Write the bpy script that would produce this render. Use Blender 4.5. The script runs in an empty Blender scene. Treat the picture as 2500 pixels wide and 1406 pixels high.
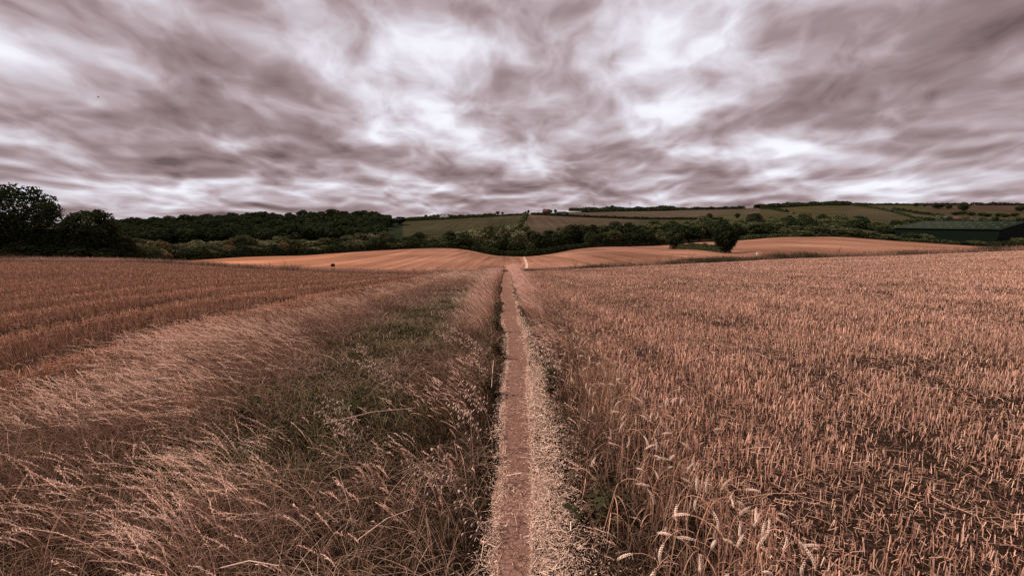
import bpy, math
import numpy as np
from mathutils import Vector, Matrix

# ------------------------------------------------------------------ basics
R = math.radians
col = bpy.context.scene.collection
scene = bpy.context.scene
rng = np.random.default_rng(11)

F = 1100.0                     # focal length in pixels of a 2500 px wide frame
EYE = 1.65
HOR = 535.0
PITCH = math.atan((703 - HOR) / F)
SP, CP = math.sin(PITCH), math.cos(PITCH)


def row_z(row, d):
    u = (703 - np.asarray(row, float)) / F
    return EYE + d * (-SP + u * CP) / (CP + u * SP)


def at(px, row, d):
    """point on the ray of a photo pixel at depth d (metres along Y)"""
    u = (703 - row) / F
    r = (px - 1250) / F
    k = CP + u * SP
    return Vector((r / k * d, d, EYE + d * (-SP + u * CP) / k))


def sm(x, a, b):
    t = np.clip((np.asarray(x, float) - a) / (b - a), 0, 1)
    return t * t * (3 - 2 * t)


_h = np.random.default_rng(5).random((256, 256))


def vnoise(x, y, s):
    """value noise 0..1, s = size in metres"""
    x = np.asarray(x, float) / s + 1000.3
    y = np.asarray(y, float) / s + 1000.7
    xi, yi = np.floor(x).astype(int), np.floor(y).astype(int)
    fx, fy = x - xi, y - yi
    fx, fy = fx * fx * (3 - 2 * fx), fy * fy * (3 - 2 * fy)
    a = _h[xi % 256, yi % 256]
    b = _h[(xi + 1) % 256, yi % 256]
    c = _h[xi % 256, (yi + 1) % 256]
    d = _h[(xi + 1) % 256, (yi + 1) % 256]
    return (a * (1 - fx) + b * fx) * (1 - fy) + (c * (1 - fx) + d * fx) * fy


# ------------------------------------------------------------------ terrain
PXG = np.arange(-600, 3101, 10.0)


def table(pts, sig=3):
    p = np.array(pts, float)
    v = np.interp(PXG, p[:, 0], p[:, 1])
    k = np.exp(-0.5 * (np.arange(-3 * sig, 3 * sig + 1) / sig) ** 2)
    k /= k.sum()
    vv = np.pad(v, 3 * sig, mode='edge')
    return np.convolve(vv, k, mode='valid')


Yb = table([(0, 75), (430, 75), (850, 72), (1240, 70), (1450, 71), (1800, 77), (2200, 86), (2500, 92), (2900, 98)])
Zb = row_z(table([(0, 641), (300, 641), (430, 645), (600, 657), (850, 668), (1000, 671), (1150, 668), (1240, 664), (1340, 661), (1450, 655), (1600, 648), (1800, 639), (1900, 633), (2200, 624), (2500, 612), (2900, 603)]), Yb)
Ys = Yb + 4.5
Zs = row_z(table([(0, 636), (300, 637), (430, 641), (600, 651), (850, 661), (1000, 664), (1150, 662), (1240, 658), (1340, 656), (1450, 649), (1600, 642), (1800, 632), (1900, 627), (2200, 617), (2500, 605), (2900, 597)]), Ys)
Yf = table([(0, 90), (200, 92), (300, 100), (430, 118), (600, 145), (850, 178), (1000, 195), (1150, 200), (1280, 196), (1450, 210), (1600, 218), (1800, 228), (1900, 226), (2200, 238), (2500, 250), (2900, 262)])
Zf = row_z(table([(0, 632), (300, 634), (430, 638), (600, 627), (740, 624), (900, 613), (1000, 608), (1080, 605), (1140, 609), (1200, 624), (1280, 628), (1340, 622), (1400, 609), (1460, 603), (1600, 601), (1700, 592), (1800, 588), (1900, 579), (2050, 578), (2150, 586), (2300, 596), (2400, 602), (2500, 605), (2900, 609)], 2), Yf)
Y3 = table([(0, 330), (2900, 330)])
Z3 = row_z(table([(0, 605), (600, 600), (1000, 592), (1280, 588), (1700, 580), (1900, 566), (2200, 574), (2900, 580)]), Y3)
Y4 = table([(0, 520), (880, 520), (985, 560), (1150, 640), (2900, 640)])
Z4 = row_z(table([(0, 560), (290, 556), (600, 540), (880, 533), (985, 541), (1150, 532), (1290, 524), (1430, 531), (1560, 536), (1740, 537), (1900, 535), (2100, 530), (2300, 535), (2500, 540), (2900, 540)], 2), Y4)
Y5 = table([(0, 950), (2900, 950)])
Z5 = row_z(table([(0, 556), (290, 556), (600, 548), (880, 541), (985, 537), (1150, 528), (1290, 522), (1400, 518), (1500, 514), (1650, 512), (1800, 509), (1850, 507), (1990, 500), (2050, 500), (2250, 500), (2500, 501), (2900, 503)], 2), Y5)
Y6 = Y5 + 700
Z6 = Z5 - 40
TY = [0 * Yb, Yb, Ys, Yf, Y3, Y4, Y5, Y6]
TZ = [0 * Yb, Zb, Zs, Zf, Z3, Z4, Z5, Z6]


def colpx(a):
    return 1250 + F * 1.003 * a


def terrain(x, y):
    x = np.asarray(x, float)
    y = np.asarray(y, float)
    p = colpx(x / np.maximum(y, 8.0))
    ys = [np.interp(p, PXG, t) for t in TY]
    zs = [np.interp(p, PXG, t) for t in TZ]
    t = np.clip(y / ys[1], 0, 1)
    z = zs[1] * t ** 1.15
    for k in range(1, len(ys) - 1):
        tt = np.clip((y - ys[k]) / (ys[k + 1] - ys[k]), 0, 1)
        z = np.where(y > ys[k], zs[k] + (zs[k + 1] - zs[k]) * tt, z)
    near = np.clip(1 - y / 60, 0, 1)
    z = z + (vnoise(x, y, 1.3) - .5) * .05 * near * sm(np.abs(x), .8, 2.5)
    return z


def tz(x, y):
    return float(terrain(np.array([x]), np.array([y]))[0])


def ybx(x):
    """depth of the end of the near fields as a function of x"""
    X = (PXG - 1250) / (F * 1.003) * Yb
    return np.interp(x, X, Yb)


def xc(y):     # path centre line
    return np.interp(y, [-5, 2, 5, 8, 12, 20, 40, 70], [.0, .02, .07, .05, -.05, -.22, -.5, -.75]) + .03 * np.sin(np.asarray(y) * .9 + 1) * np.clip(np.asarray(y, float) / 8, 0, 1) + .012 * np.sin(np.asarray(y) * 2.3)


def hw(y):     # half width of bare earth
    return np.interp(y, [-5, 2, 5, 8, 12, 20, 70], [.09, .095, .13, .15, .18, .23, .29])


def xL(y):     # edge of left stubble field
    return np.interp(y, [-10, 0, 10, 40, 90], [-4.4, -4.5, -4.9, -5.6, -6.0])


def xR(y):     # edge of right stubble field
    return np.interp(y, [-10, 0, 4, 10, 20, 90], [1.05, 1.05, 1.25, 1.2, 1.05, 1.0])


# ------------------------------------------------------------------ materials
def nodes_of(m):
    m.use_nodes = True
    nt = m.node_tree
    nt.nodes.clear()
    return nt, nt.nodes, nt.links


def N(ns, kind, **kw):
    n = ns.new(kind)
    for k, v in kw.items():
        setattr(n, k, v)
    return n


def mat_plant(name, trans=.25, attr='tint'):
    m = bpy.data.materials.new(name)
    nt, ns, ln = nodes_of(m)
    o = N(ns, 'ShaderNodeOutputMaterial')
    a = N(ns, 'ShaderNodeAttribute', attribute_name=attr)
    oi = N(ns, 'ShaderNodeObjectInfo')
    hsv = N(ns, 'ShaderNodeHueSaturation')
    mr = N(ns, 'ShaderNodeMapRange')
    mr.inputs['To Min'].default_value = .8
    mr.inputs['To Max'].default_value = 1.25
    ln.new(oi.outputs['Random'], mr.inputs['Value'])
    ln.new(mr.outputs[0], hsv.inputs['Value'])
    ln.new(a.outputs['Color'], hsv.inputs['Color'])
    d = N(ns, 'ShaderNodeBsdfDiffuse')
    t = N(ns, 'ShaderNodeBsdfTranslucent')
    mx = N(ns, 'ShaderNodeMixShader')
    mx.inputs[0].default_value = trans
    ln.new(hsv.outputs[0], d.inputs['Color'])
    ln.new(hsv.outputs[0], t.inputs['Color'])
    ln.new(d.outputs[0], mx.inputs[1])
    ln.new(t.outputs[0], mx.inputs[2])
    ln.new(mx.outputs[0], o.inputs['Surface'])
    return m


def mat_noise(name, c1, c2, scale=8.0, rough=.9, bump=.3, detail=6, spec=.03, stretch=(1, 1, 1)):
    m = bpy.data.materials.new(name)
    nt, ns, ln = nodes_of(m)
    o = N(ns, 'ShaderNodeOutputMaterial')
    b = N(ns, 'ShaderNodeBsdfPrincipled')
    b.inputs['Roughness'].default_value = rough
    b.inputs['Specular IOR Level'].default_value = spec
    tc = N(ns, 'ShaderNodeTexCoord')
    mp = N(ns, 'ShaderNodeMapping')
    mp.inputs['Scale'].default_value = stretch
    ln.new(tc.outputs['Object'], mp.inputs['Vector'])
    n = N(ns, 'ShaderNodeTexNoise')
    n.inputs['Scale'].default_value = scale
    n.inputs['Detail'].default_value = detail
    n.inputs['Roughness'].default_value = .65
    ln.new(mp.outputs[0], n.inputs['Vector'])
    r = N(ns, 'ShaderNodeValToRGB')
    r.color_ramp.elements[0].position = .35
    r.color_ramp.elements[1].position = .65
    r.color_ramp.elements[0].color = (*c1, 1)
    r.color_ramp.elements[1].color = (*c2, 1)
    ln.new(n.outputs['Fac'], r.inputs[0])
    ln.new(r.outputs[0], b.inputs['Base Color'])
    if bump:
        bp = N(ns, 'ShaderNodeBump')
        bp.inputs['Strength'].default_value = bump
        bp.inputs['Distance'].default_value = .02
        ln.new(n.outputs['Fac'], bp.inputs['Height'])
        ln.new(bp.outputs[0], b.inputs['Normal'])
    ln.new(b.outputs[0], o.inputs['Surface'])
    return m


def mat_plain(name, c, rough=.6):
    return mat_noise(name, tuple(x * .85 for x in c), tuple(min(1, x * 1.12) for x in c), 3.0, rough, .05, 4)


def mat_field(name, cols, streak_scale, fine_scale, streak_amt=.5, warp=1.5, attr=False, rot=0.0, bump=.4):
    """harvested field: long streaks along the drilling direction plus speckle"""
    m = bpy.data.materials.new(name)
    nt, ns, ln = nodes_of(m)
    o = N(ns, 'ShaderNodeOutputMaterial')
    b = N(ns, 'ShaderNodeBsdfDiffuse')
    tc = N(ns, 'ShaderNodeTexCoord')
    mp = N(ns, 'ShaderNodeMapping')
    mp.inputs['Rotation'].default_value = (0, 0, rot)
    mp.inputs['Scale'].default_value = (streak_scale, streak_scale * .02, streak_scale * .02)
    ln.new(tc.outputs['Object'], mp.inputs['Vector'])
    n1 = N(ns, 'ShaderNodeTexNoise')
    n1.inputs['Scale'].default_value = 1.0
    n1.inputs['Detail'].default_value = 5
    n1.inputs['Roughness'].default_value = .7
    ln.new(mp.outputs[0], n1.inputs['Vector'])
    n2 = N(ns, 'ShaderNodeTexNoise')
    n2.inputs['Scale'].default_value = fine_scale
    n2.inputs['Detail'].default_value = 8
    n2.inputs['Roughness'].default_value = .75
    ln.new(tc.outputs['Object'], n2.inputs['Vector'])
    n3 = N(ns, 'ShaderNodeTexNoise')
    n3.inputs['Scale'].default_value = .035
    n3.inputs['Detail'].default_value = 4
    ln.new(tc.outputs['Object'], n3.inputs['Vector'])
    a1 = N(ns, 'ShaderNodeMath', operation='MULTIPLY_ADD')
    a1.inputs[1].default_value = streak_amt
    ln.new(n1.outputs['Fac'], a1.inputs[0])
    a2 = N(ns, 'ShaderNodeMath', operation='MULTIPLY')
    a2.inputs[1].default_value = 1 - streak_amt
    ln.new(n2.outputs['Fac'], a2.inputs[0])
    ln.new(a2.outputs[0], a1.inputs[2])
    a3 = N(ns, 'ShaderNodeMath', operation='MULTIPLY_ADD')
    a3.inputs[1].default_value = .35
    ln.new(n3.outputs['Fac'], a3.inputs[0])
    sub = N(ns, 'ShaderNodeMath', operation='SUBTRACT')
    sub.inputs[1].default_value = .175
    ln.new(a1.outputs[0], sub.inputs[0])
    ln.new(sub.outputs[0], a3.inputs[2])
    r = N(ns, 'ShaderNodeValToRGB')
    e = r.color_ramp.elements
    e[0].position = .34
    e[1].position = .66
    e[0].color = (*cols[0], 1)
    e[1].color = (*cols[-1], 1)
    if len(cols) == 3:
        x = e.new(.5)
        x.color = (*cols[1], 1)
    ln.new(a3.outputs[0], r.inputs[0])
    out = r.outputs[0]
    if attr:
        at_ = N(ns, 'ShaderNodeAttribute', attribute_name='tint')
        mx = N(ns, 'ShaderNodeMix', data_type='RGBA', blend_type='MULTIPLY')
        mx.inputs[0].default_value = 1
        ln.new(out, mx.inputs[6])
        ln.new(at_.outputs['Color'], mx.inputs[7])
        out = mx.outputs[2]
    ln.new(out, b.inputs['Color'])
    if bump:
        bp = N(ns, 'ShaderNodeBump')
        bp.inputs['Strength'].default_value = bump
        bp.inputs['Distance'].default_value = .08
        ln.new(a1.outputs[0], bp.inputs['Height'])
        ln.new(bp.outputs[0], b.inputs['Normal'])
    ln.new(b.outputs[0], o.inputs['Surface'])
    return m


M_GRASS = mat_plant('dry_grass_blade', .15)
M_STRAW = mat_plant('straw', .08)
M_LEAF = mat_plant('tree_leaf', .12)
M_BARK = mat_noise('bark', (.03, .022, .016), (.07, .05, .04), 6, .95, .6)

# ------------------------------------------------------------------ mesh helpers


def raw_mesh(name, verts, quads, tint=None, mat=None, smooth=False):
    """verts (n,3), quads (m,3|4) int arrays, tint (n,3) linear colour per vertex"""
    me = bpy.data.meshes.new(name)
    verts = np.ascontiguousarray(verts, np.float32)
    quads = np.ascontiguousarray(quads, np.int32)
    k = quads.shape[1]
    me.vertices.add(len(verts))
    me.vertices.foreach_set('co', verts.ravel())
    me.loops.add(quads.size)
    me.loops.foreach_set('vertex_index', quads.ravel())
    me.polygons.add(len(quads))
    me.polygons.foreach_set('loop_start', np.arange(0, quads.size, k, dtype=np.int32))
    if smooth:
        me.polygons.foreach_set('use_smooth', np.ones(len(quads), bool))
    if tint is not None:
        c = np.ones((len(verts), 4), np.float32)
        c[:, :3] = tint
        at_ = me.color_attributes.new('tint', 'FLOAT_COLOR', 'POINT')
        at_.data.foreach_set('color', c.ravel())
    me.update(calc_edges=True)
    me.validate()
    if mat:
        me.materials.append(mat)
    return me


def link(name, me, parent=None, loc=None):
    o = bpy.data.objects.new(name, me)
    col.objects.link(o)
    if parent:
        o.parent = parent
    if loc is not None:
        o.location = loc
    return o


def tag(o, label=None, cat=None, group=None, kind=None):
    if label:
        o['label'] = label
    if cat:
        o['category'] = cat
    if group:
        o['group'] = group
    if kind:
        o['kind'] = kind
    return o


def empty(name, loc=(0, 0, 0)):
    o = bpy.data.objects.new(name, None)
    o.empty_display_size = .2
    col.objects.link(o)
    o.location = loc
    return o


def copy_tree(o, parent=None):
    c = o.copy()
    col.objects.link(c)
    c.parent = parent
    for ch in list(o.children):
        copy_tree(ch, c)
    return c


def grid_mesh(name, X, Y, Z, mat, tint=None, mask=None):
    ny, nx = X.shape
    v = np.stack([X, Y, Z], -1).reshape(-1, 3)
    i = np.arange(ny * nx).reshape(ny, nx)
    q = np.stack([i[:-1, :-1], i[:-1, 1:], i[1:, 1:], i[1:, :-1]], -1).reshape(-1, 4)
    return raw_mesh(name, v, q, tint, mat, True)


class Ribbons:
    """collects curved blades; built as one mesh"""

    def __init__(self):
        self.v, self.q, self.c, self.n = [], [], [], 0

    def add(self, base, h, lean, width, color, S=4, p=1.6, droop=.25, prof=None, theta=None, tipcol=None):
        n = len(h)
        if n == 0:
            return
        s = np.linspace(0, 1, S)
        base = np.asarray(base, float)
        if prof is None:
            prof = np.array([1 - .85 * t for t in s])
        pos = np.zeros((n, S, 3))
        pos[:, :, 0] = base[:, None, 0] + (lean[:, 0] * h)[:, None] * s[None] ** p
        pos[:, :, 1] = base[:, None, 1] + (lean[:, 1] * h)[:, None] * s[None] ** p
        dr = np.asarray(droop) * np.ones(n)
        pos[:, :, 2] = base[:, None, 2] + h[:, None] * (s[None] - dr[:, None] * s[None] ** 3)
        if theta is None:
            theta = rng.uniform(0, math.pi, n)
        side = np.stack([np.cos(theta), np.sin(theta), 0 * theta], -1)
        w = (width[:, None] * prof[None])[:, :, None] * .5
        a = pos - side[:, None] * w
        b = pos + side[:, None] * w
        v = np.stack([a, b], 2).reshape(-1, 3)
        i = np.arange(n * S).reshape(n, S) * 2
        q = np.stack([i[:, :-1], i[:, :-1] + 1, i[:, 1:] + 1, i[:, 1:]], -1).reshape(-1, 4) + self.n
        c = np.repeat(color[:, None], S, 1)
        if tipcol is not None:
            f = sm(s, .55, .8)[None, :, None]
            c = c * (1 - f) + tipcol[:, None] * f
        c = np.repeat(c.reshape(-1, 3), 2, 0)
        self.v.append(v)
        self.q.append(q)
        self.c.append(c)
        self.n += len(v)

    def flat(self, base, length, ang, tilt, width, color, bow=None):
        """straws lying about: base is one end"""
        n = len(length)
        if n == 0:
            return
        d = np.stack([np.cos(ang) * np.cos(tilt), np.sin(ang) * np.cos(tilt), np.sin(tilt)], -1)
        side = np.stack([-np.sin(ang), np.cos(ang), rng.normal(0, .5, n)], -1)
        S = 3
        s = np.linspace(0, 1, S)
        bo = rng.normal(0, .06, n) if bow is None else bow
        pos = base[:, None] + d[:, None] * (length[:, None] * s[None])[:, :, None]
        off = (bo * length)[:, None] * (4 * s * (1 - s))[None]
        pos = pos + side[:, None] * off[:, :, None]
        v = np.stack([pos - side[:, None] * (width * .5)[:, None, None], pos + side[:, None] * (width * .5)[:, None, None]], 2).reshape(-1, 3)
        i = np.arange(n * S).reshape(n, S) * 2
        q = np.stack([i[:, :-1], i[:, :-1] + 1, i[:, 1:] + 1, i[:, 1:]], -1).reshape(-1, 4) + self.n
        self.v.append(v)
        self.q.append(q)
        self.c.append(np.repeat(color, 2 * S, 0))
        self.n += len(v)

    def build(self, name, mat):
        return raw_mesh(name, np.concatenate(self.v), np.concatenate(self.q), np.concatenate(self.c), mat)


def mixc(n, *cols, jit=.18):
    """n colours, random blends of the given ones with a brightness jitter"""
    cs = np.array(cols, float)
    w = rng.dirichlet(np.ones(len(cs)) * .7, n)
    c = w @ cs
    return c * np.exp(rng.normal(0, jit, n))[:, None]


def scatter(dens, y0, y1, xa, xb, fr=1.22, pad=1.4):
    """random points with y in y0..y1 inside the seen wedge and x between xa(y), xb(y)"""
    W = fr * y1 + pad
    lo = max(-W, float(np.min(xa(np.array([y0, y1])))))
    hi = min(W, float(np.max(xb(np.array([y0, y1])))))
    if hi <= lo:
        return np.zeros(0), np.zeros(0)
    n = int(dens * (y1 - y0) * (hi - lo))
    x = rng.uniform(lo, hi, n)
    y = rng.uniform(y0, y1, n)
    k = (np.abs(x) < fr * y + pad) & (x > xa(y)) & (x < xb(y))
    return x[k], y[k]


def on_ground(x, y, dz=0.0):
    return np.stack([x, y, terrain(x, y) + dz], -1)


inf = lambda v: (lambda y: np.zeros_like(np.asarray(y, float)) + v)

# ------------------------------------------------------------------ ground sheets
M_SOIL_R = mat_field('stubble_soil', [(.014, .008, .006), (.045, .026, .018), (.15, .088, .062)], 3.0, 26.0, .15, bump=1.0)
M_SOIL_L = mat_field('brown_stubble_soil', [(.012, .007, .004), (.035, .019, .012), (.10, .055, .037)], 1.1, 20.0, .4, bump=1.0)
M_SOIL_M = mat_field('margin_thatch', [(.006, .005, .003), (.015, .010, .006), (.04, .025, .016)], 3.0, 24.0, .2, bump=1.0)
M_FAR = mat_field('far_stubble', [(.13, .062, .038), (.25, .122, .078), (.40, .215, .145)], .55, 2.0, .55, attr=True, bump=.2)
M_HILL = mat_field('hill_pasture', [(.45, .45, .45), (.7, .7, .7), (.95, .95, .95)], .18, .5, .55, attr=True, rot=.5, bump=0)

ty = np.concatenate([np.linspace(0, .25, 70), np.linspace(.25, 1, 60)[1:]])


def near_sheet(name, x0, x1, nx, mat, bias=1.0, dz=0.0):
    u = np.linspace(0, 1, nx) ** bias
    T, U = np.meshgrid(ty, u, indexing='ij')
    Y = -8 + T * 80
    X = x0(Y) * (1 - U) + x1(Y) * U
    Y = -8 + T * (ybx(X) + 8.3)
    X = x0(Y) * (1 - U) + x1(Y) * U
    return tag(link(name, grid_mesh(name, X, Y, terrain(X, Y) + dz, mat)), kind='structure')


near_sheet('stubble_field', xL, lambda y: np.zeros_like(y) - 150, 90, M_SOIL_L, 2.0)
near_sheet('grass_margin', xL, xR, 60, M_SOIL_M)
near_sheet('stubble_field', xR, lambda y: np.zeros_like(y) + 160, 90, M_SOIL_R, 2.0)

# polar sheets beyond
AS = np.concatenate([np.linspace(-1.7, -1.2, 30), np.linspace(-1.2, 1.2, 620)[1:-1], np.linspace(1.2, 1.7, 30)])
PXA = colpx(AS)


def polar(name, k0, k1, n, mat, tintf=None, dz=0.0, kind='structure'):
    ya = np.interp(PXA, PXG, TY[k0])
    yb = np.interp(PXA, PXG, TY[k1])
    t = np.linspace(0, 1, n)[:, None]
    Y = ya[None] * (1 - t) + yb[None] * t
    X = AS[None] * Y
    Z = terrain(X, Y) + dz
    tint = None if tintf is None else tintf(X, Y).reshape(-1, 3)
    return tag(link(name, grid_mesh(name, X, Y, Z, mat, tint)), kind=kind)


polar('boundary_bank', 1, 2, 8, M_SOIL_M, dz=-.03)


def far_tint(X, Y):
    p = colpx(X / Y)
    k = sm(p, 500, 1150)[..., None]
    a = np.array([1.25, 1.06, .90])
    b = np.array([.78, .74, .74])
    c = a * (1 - k) + b * k  # sunlit left and cloud-shaded right are put into the field colour
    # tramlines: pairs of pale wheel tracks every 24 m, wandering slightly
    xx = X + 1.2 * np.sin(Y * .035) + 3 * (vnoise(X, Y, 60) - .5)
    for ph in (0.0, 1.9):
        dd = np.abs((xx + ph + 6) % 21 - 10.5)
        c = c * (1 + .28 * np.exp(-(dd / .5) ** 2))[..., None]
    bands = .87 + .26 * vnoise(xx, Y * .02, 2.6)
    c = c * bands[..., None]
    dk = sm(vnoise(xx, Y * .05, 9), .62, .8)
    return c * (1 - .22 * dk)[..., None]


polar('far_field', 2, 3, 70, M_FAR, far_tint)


def hill_tint(X, Y):
    p = colpx(X / Y)
    y4 = np.interp(p, PXG, Y4)
    green = np.array([.040, .036, .019])
    dgreen = np.array([.022, .026, .015])
    brown = np.array([.080, .052, .037])
    olive = np.array([.060, .050, .026])
    c = np.zeros(X.shape + (3,)) + green
    n = vnoise(X, Y, 45)[..., None]

    def put(mask, v):
        m = np.clip(mask, 0, 1)[..., None]
        c[:] = c * (1 - m) + (v * (.85 + .3 * n)) * m
    low = (Y < y4)
    put(low * (p > 985) * (p < 1287) * 1.0, np.array([.050, .042, .023]))
    put(low * (p > 1287) * (p < 1560) * 1.0, np.array([.080, .056, .037]))
    put(low * sm(p, 1480, 1620), olive * .85)
    put(low * (p < 985) * 1.0, dgreen)
    up = (Y >= y4)
    put(up * (p > 1290) * 1.0, np.array([.085, .060, .042]))
    put(up * (p > 1560) * (Y < 640 + 130 * sm(p, 1560, 1800)) * 1.0, np.array([.058, .052, .025]))
    put(up * (p > 1850) * 1.0, np.array([.060, .048, .024]))
    put(up * (p > 2060) * (Y < 1000 - (p - 2000) * .9) * 1.0, np.array([.066, .050, .030]))
    put(up * (p > 2250) * (Y > 800) * 1.0, np.array([.07, .042, .031]))
    return c


y3m = polar('valley', 3, 4, 14, M_SOIL_M)
polar('hillside', 4, 7, 150, M_HILL, hill_tint)

# base ground that reaches to the horizon
me = raw_mesh('ground', np.array([(-9000, -6000, -70), (9000, -6000, -70), (9000, 9000, -70), (-9000, 9000, -70)], float), np.array([[0, 1, 2, 3]]), None, mat_noise('far_ground', (.03, .03, .016), (.06, .05, .03), .02, 1, 0))
tag(link('ground', me), kind='structure')

# ------------------------------------------------------------------ the path
M_PATH = bpy.data.materials.new('cracked_earth')
nt, ns, ln = nodes_of(M_PATH)
o_ = N(ns, 'ShaderNodeOutputMaterial')
b_ = N(ns, 'ShaderNodeBsdfDiffuse')
tc = N(ns, 'ShaderNodeTexCoord')
nz = N(ns, 'ShaderNodeTexNoise')
nz.inputs['Scale'].default_value = 9
nz.inputs['Detail'].default_value = 7
nz.inputs['Roughness'].default_value = .7
ln.new(tc.outputs['Object'], nz.inputs['Vector'])
wv = N(ns, 'ShaderNodeMix', data_type='VECTOR')
wv.inputs[0].default_value = .07
ln.new(tc.outputs['Object'], wv.inputs[4])
ln.new(nz.outputs['Color'], wv.inputs[5])
vo = N(ns, 'ShaderNodeTexVoronoi', feature='DISTANCE_TO_EDGE')
vo.inputs['Scale'].default_value = 26
ln.new(wv.outputs[1], vo.inputs['Vector'])
vo2 = N(ns, 'ShaderNodeTexVoronoi', feature='DISTANCE_TO_EDGE')
vo2.inputs['Scale'].default_value = 44
ln.new(wv.outputs[1], vo2.inputs['Vector'])
cr = N(ns, 'ShaderNodeMapRange')
cr.inputs['From Max'].default_value = .045
cr.inputs['To Min'].default_value = .35
ln.new(vo.outputs['Distance'], cr.inputs['Value'])
cr2 = N(ns, 'ShaderNodeMapRange')
cr2.inputs['From Max'].default_value = .04
cr2.inputs['To Min'].default_value = .72
ln.new(vo2.outputs['Distance'], cr2.inputs['Value'])
crm = N(ns, 'ShaderNodeMath', operation='MULTIPLY')
ln.new(cr.outputs[0], crm.inputs[0])
ln.new(cr2.outputs[0], crm.inputs[1])
rp = N(ns, 'ShaderNodeValToRGB')
rp.color_ramp.elements[0].position = .3
rp.color_ramp.elements[1].position = .7
rp.color_ramp.elements[0].color = (.14, .070, .050, 1)
rp.color_ramp.elements[1].color = (.225, .120, .09, 1)
ln.new(nz.outputs['Fac'], rp.inputs[0])
mx = N(ns, 'ShaderNodeMix', data_type='RGBA')
mx.inputs[6].default_value = (.045, .023, .017, 1)
ln.new(crm.outputs[0], mx.inputs[0])
ln.new(rp.outputs[0], mx.inputs[7])
ln.new(mx.outputs[2], b_.inputs['Color'])
hh = N(ns, 'ShaderNodeMath', operation='MULTIPLY_ADD')
hh.inputs[1].default_value = .8
ln.new(nz.outputs['Fac'], hh.inputs[0])
ln.new(crm.outputs[0], hh.inputs[2])
bp = N(ns, 'ShaderNodeBump')
bp.inputs['Strength'].default_value = .7
bp.inputs['Distance'].default_value = .012
ln.new(hh.outputs[0], bp.inputs['Height'])
ln.new(bp.outputs[0], b_.inputs['Normal'])
ln.new(b_.outputs[0], o_.inputs['Surface'])

yy = np.concatenate([np.linspace(-7, 14, 240), np.linspace(14, 71, 160)[1:]])
uu = np.linspace(-1, 1, 17)
Yp, Up = np.meshgrid(yy, uu, indexing='ij')
edge = 1.25 + .55 * (vnoise(Yp + np.sign(Up) * 50, Up * 0, .4) - .5) + .4 * (vnoise(Yp + np.sign(Up) * 90, Up * 0, 1.7) - .5)
Xp = xc(Yp) + Up * hw(Yp) * edge
Zp = terrain(Xp, Yp) + .006 + .010 * (Up ** 2 - 1) * 0 + .010 * np.clip(1 - np.abs(Up), 0, .4) * 0
tag(link('path', grid_mesh('path', Xp, Yp, Zp, M_PATH)), kind='structure')

# the trail over the far field and up the hill
M_TRAIL = mat_noise('pale_trail', (.36, .22, .17), (.5, .33, .26), 1.5, 1, 0)


def trail(name, pts, w, n, mat):
    pts = np.array(pts, float)
    t = np.linspace(0, 1, n)
    k = np.linspace(0, 1, len(pts))
    x = np.interp(t, k, pts[:, 0]) + (vnoise(t * 40, t * 0, 3) - .5) * w * 1.0
    y = np.interp(t, k, pts[:, 1])
    X = np.stack([x - w / 2, x - w / 6, x + w / 6, x + w / 2], 1)
    Y = np.stack([y] * 4, 1)
    return tag(link(name, grid_mesh(name, X, Y, terrain(X, Y) + .05, mat)), kind='structure')


p0, p1, p2 = at(1286, 655, 76), at(1284, 640, 110), at(1279, 628, 194)
trail('trail', [(p0.x, 76), (p1.x, 110), (at(1282, 630, 150).x, 150), (p2.x, 194)], .55, 60, M_TRAIL)
p0, p1 = at(1276, 556, 400), at(1284, 524, 655)
trail('trail', [(p0.x, 400), (at(1281, 545, 500).x, 500), (p1.x, 655)], 1.8, 60, mat_noise('hill_trail', (.12, .075, .05), (.18, .12, .085), 1, 1, 0))

# ------------------------------------------------------------------ stubble and straw
C_ST = [(.70, .375, .262), (.57, .285, .190), (.80, .51, .385), (.39, .18, .118)]
C_STL = [(.45, .225, .138), (.31, .142, .083), (.62, .345, .23), (.18, .078, .046)]

BANDS = [(.7, 3, 430, 1.0), (3, 5, 380, 1.1), (5, 8, 300, 1.35), (8, 13, 190, 1.8), (13, 20, 110, 2.5), (20, 32, 52, 3.7), (32, 50, 24, 5.6), (50, 90, 10, 8.0)]

rb = Ribbons()
for (y0, y1, dn, ws) in BANDS:
    x, y = scatter(dn * 2.1, y0, y1, xR, inf(140))
    k = y < ybx(x) - .4
    x, y = x[k], y[k]
    # drilled rows 14 cm apart, with gaps where the combine or wheels flattened it
    row = np.round((x + .05 * y) / .14) * .14 - .05 * y
    x = row + rng.normal(0, .022 + .012 * ws, len(x))
    gap = vnoise(x, y * .7, .55) * .5 + vnoise(x, y * .3, 1.7) * .5
    k = rng.random(len(x)) > sm(gap, .52, .85) * .72
    x, y, gap = x[k], y[k], gap[k]
    n = len(x)
    h = rng.uniform(.05, .125, n) * (1.2 - .5 * gap) * (.75 + .4 * vnoise(x, y, .35))
    la = rng.uniform(0, 2 * math.pi, n)
    lm = np.abs(rng.normal(0, .2, n))
    lean = np.stack([np.cos(la) * lm, np.sin(la) * lm], -1)
    c = mixc(n, *C_ST, jit=.2) * ((.9 + .25 * vnoise(x, y, 4)) * (.78 + .44 * vnoise(x + .05 * y, y * .02, .42)))[:, None]
    rb.add(on_ground(x, y, -.01), h, lean, rng.uniform(.0032, .0062, n) * ws, c, S=2 if y0 > 5 else 3, p=1.1, droop=0, prof=np.ones(2 if y0 > 5 else 3))
tag(link('stubble', rb.build('stubble', M_STRAW)), kind='stuff')

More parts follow.
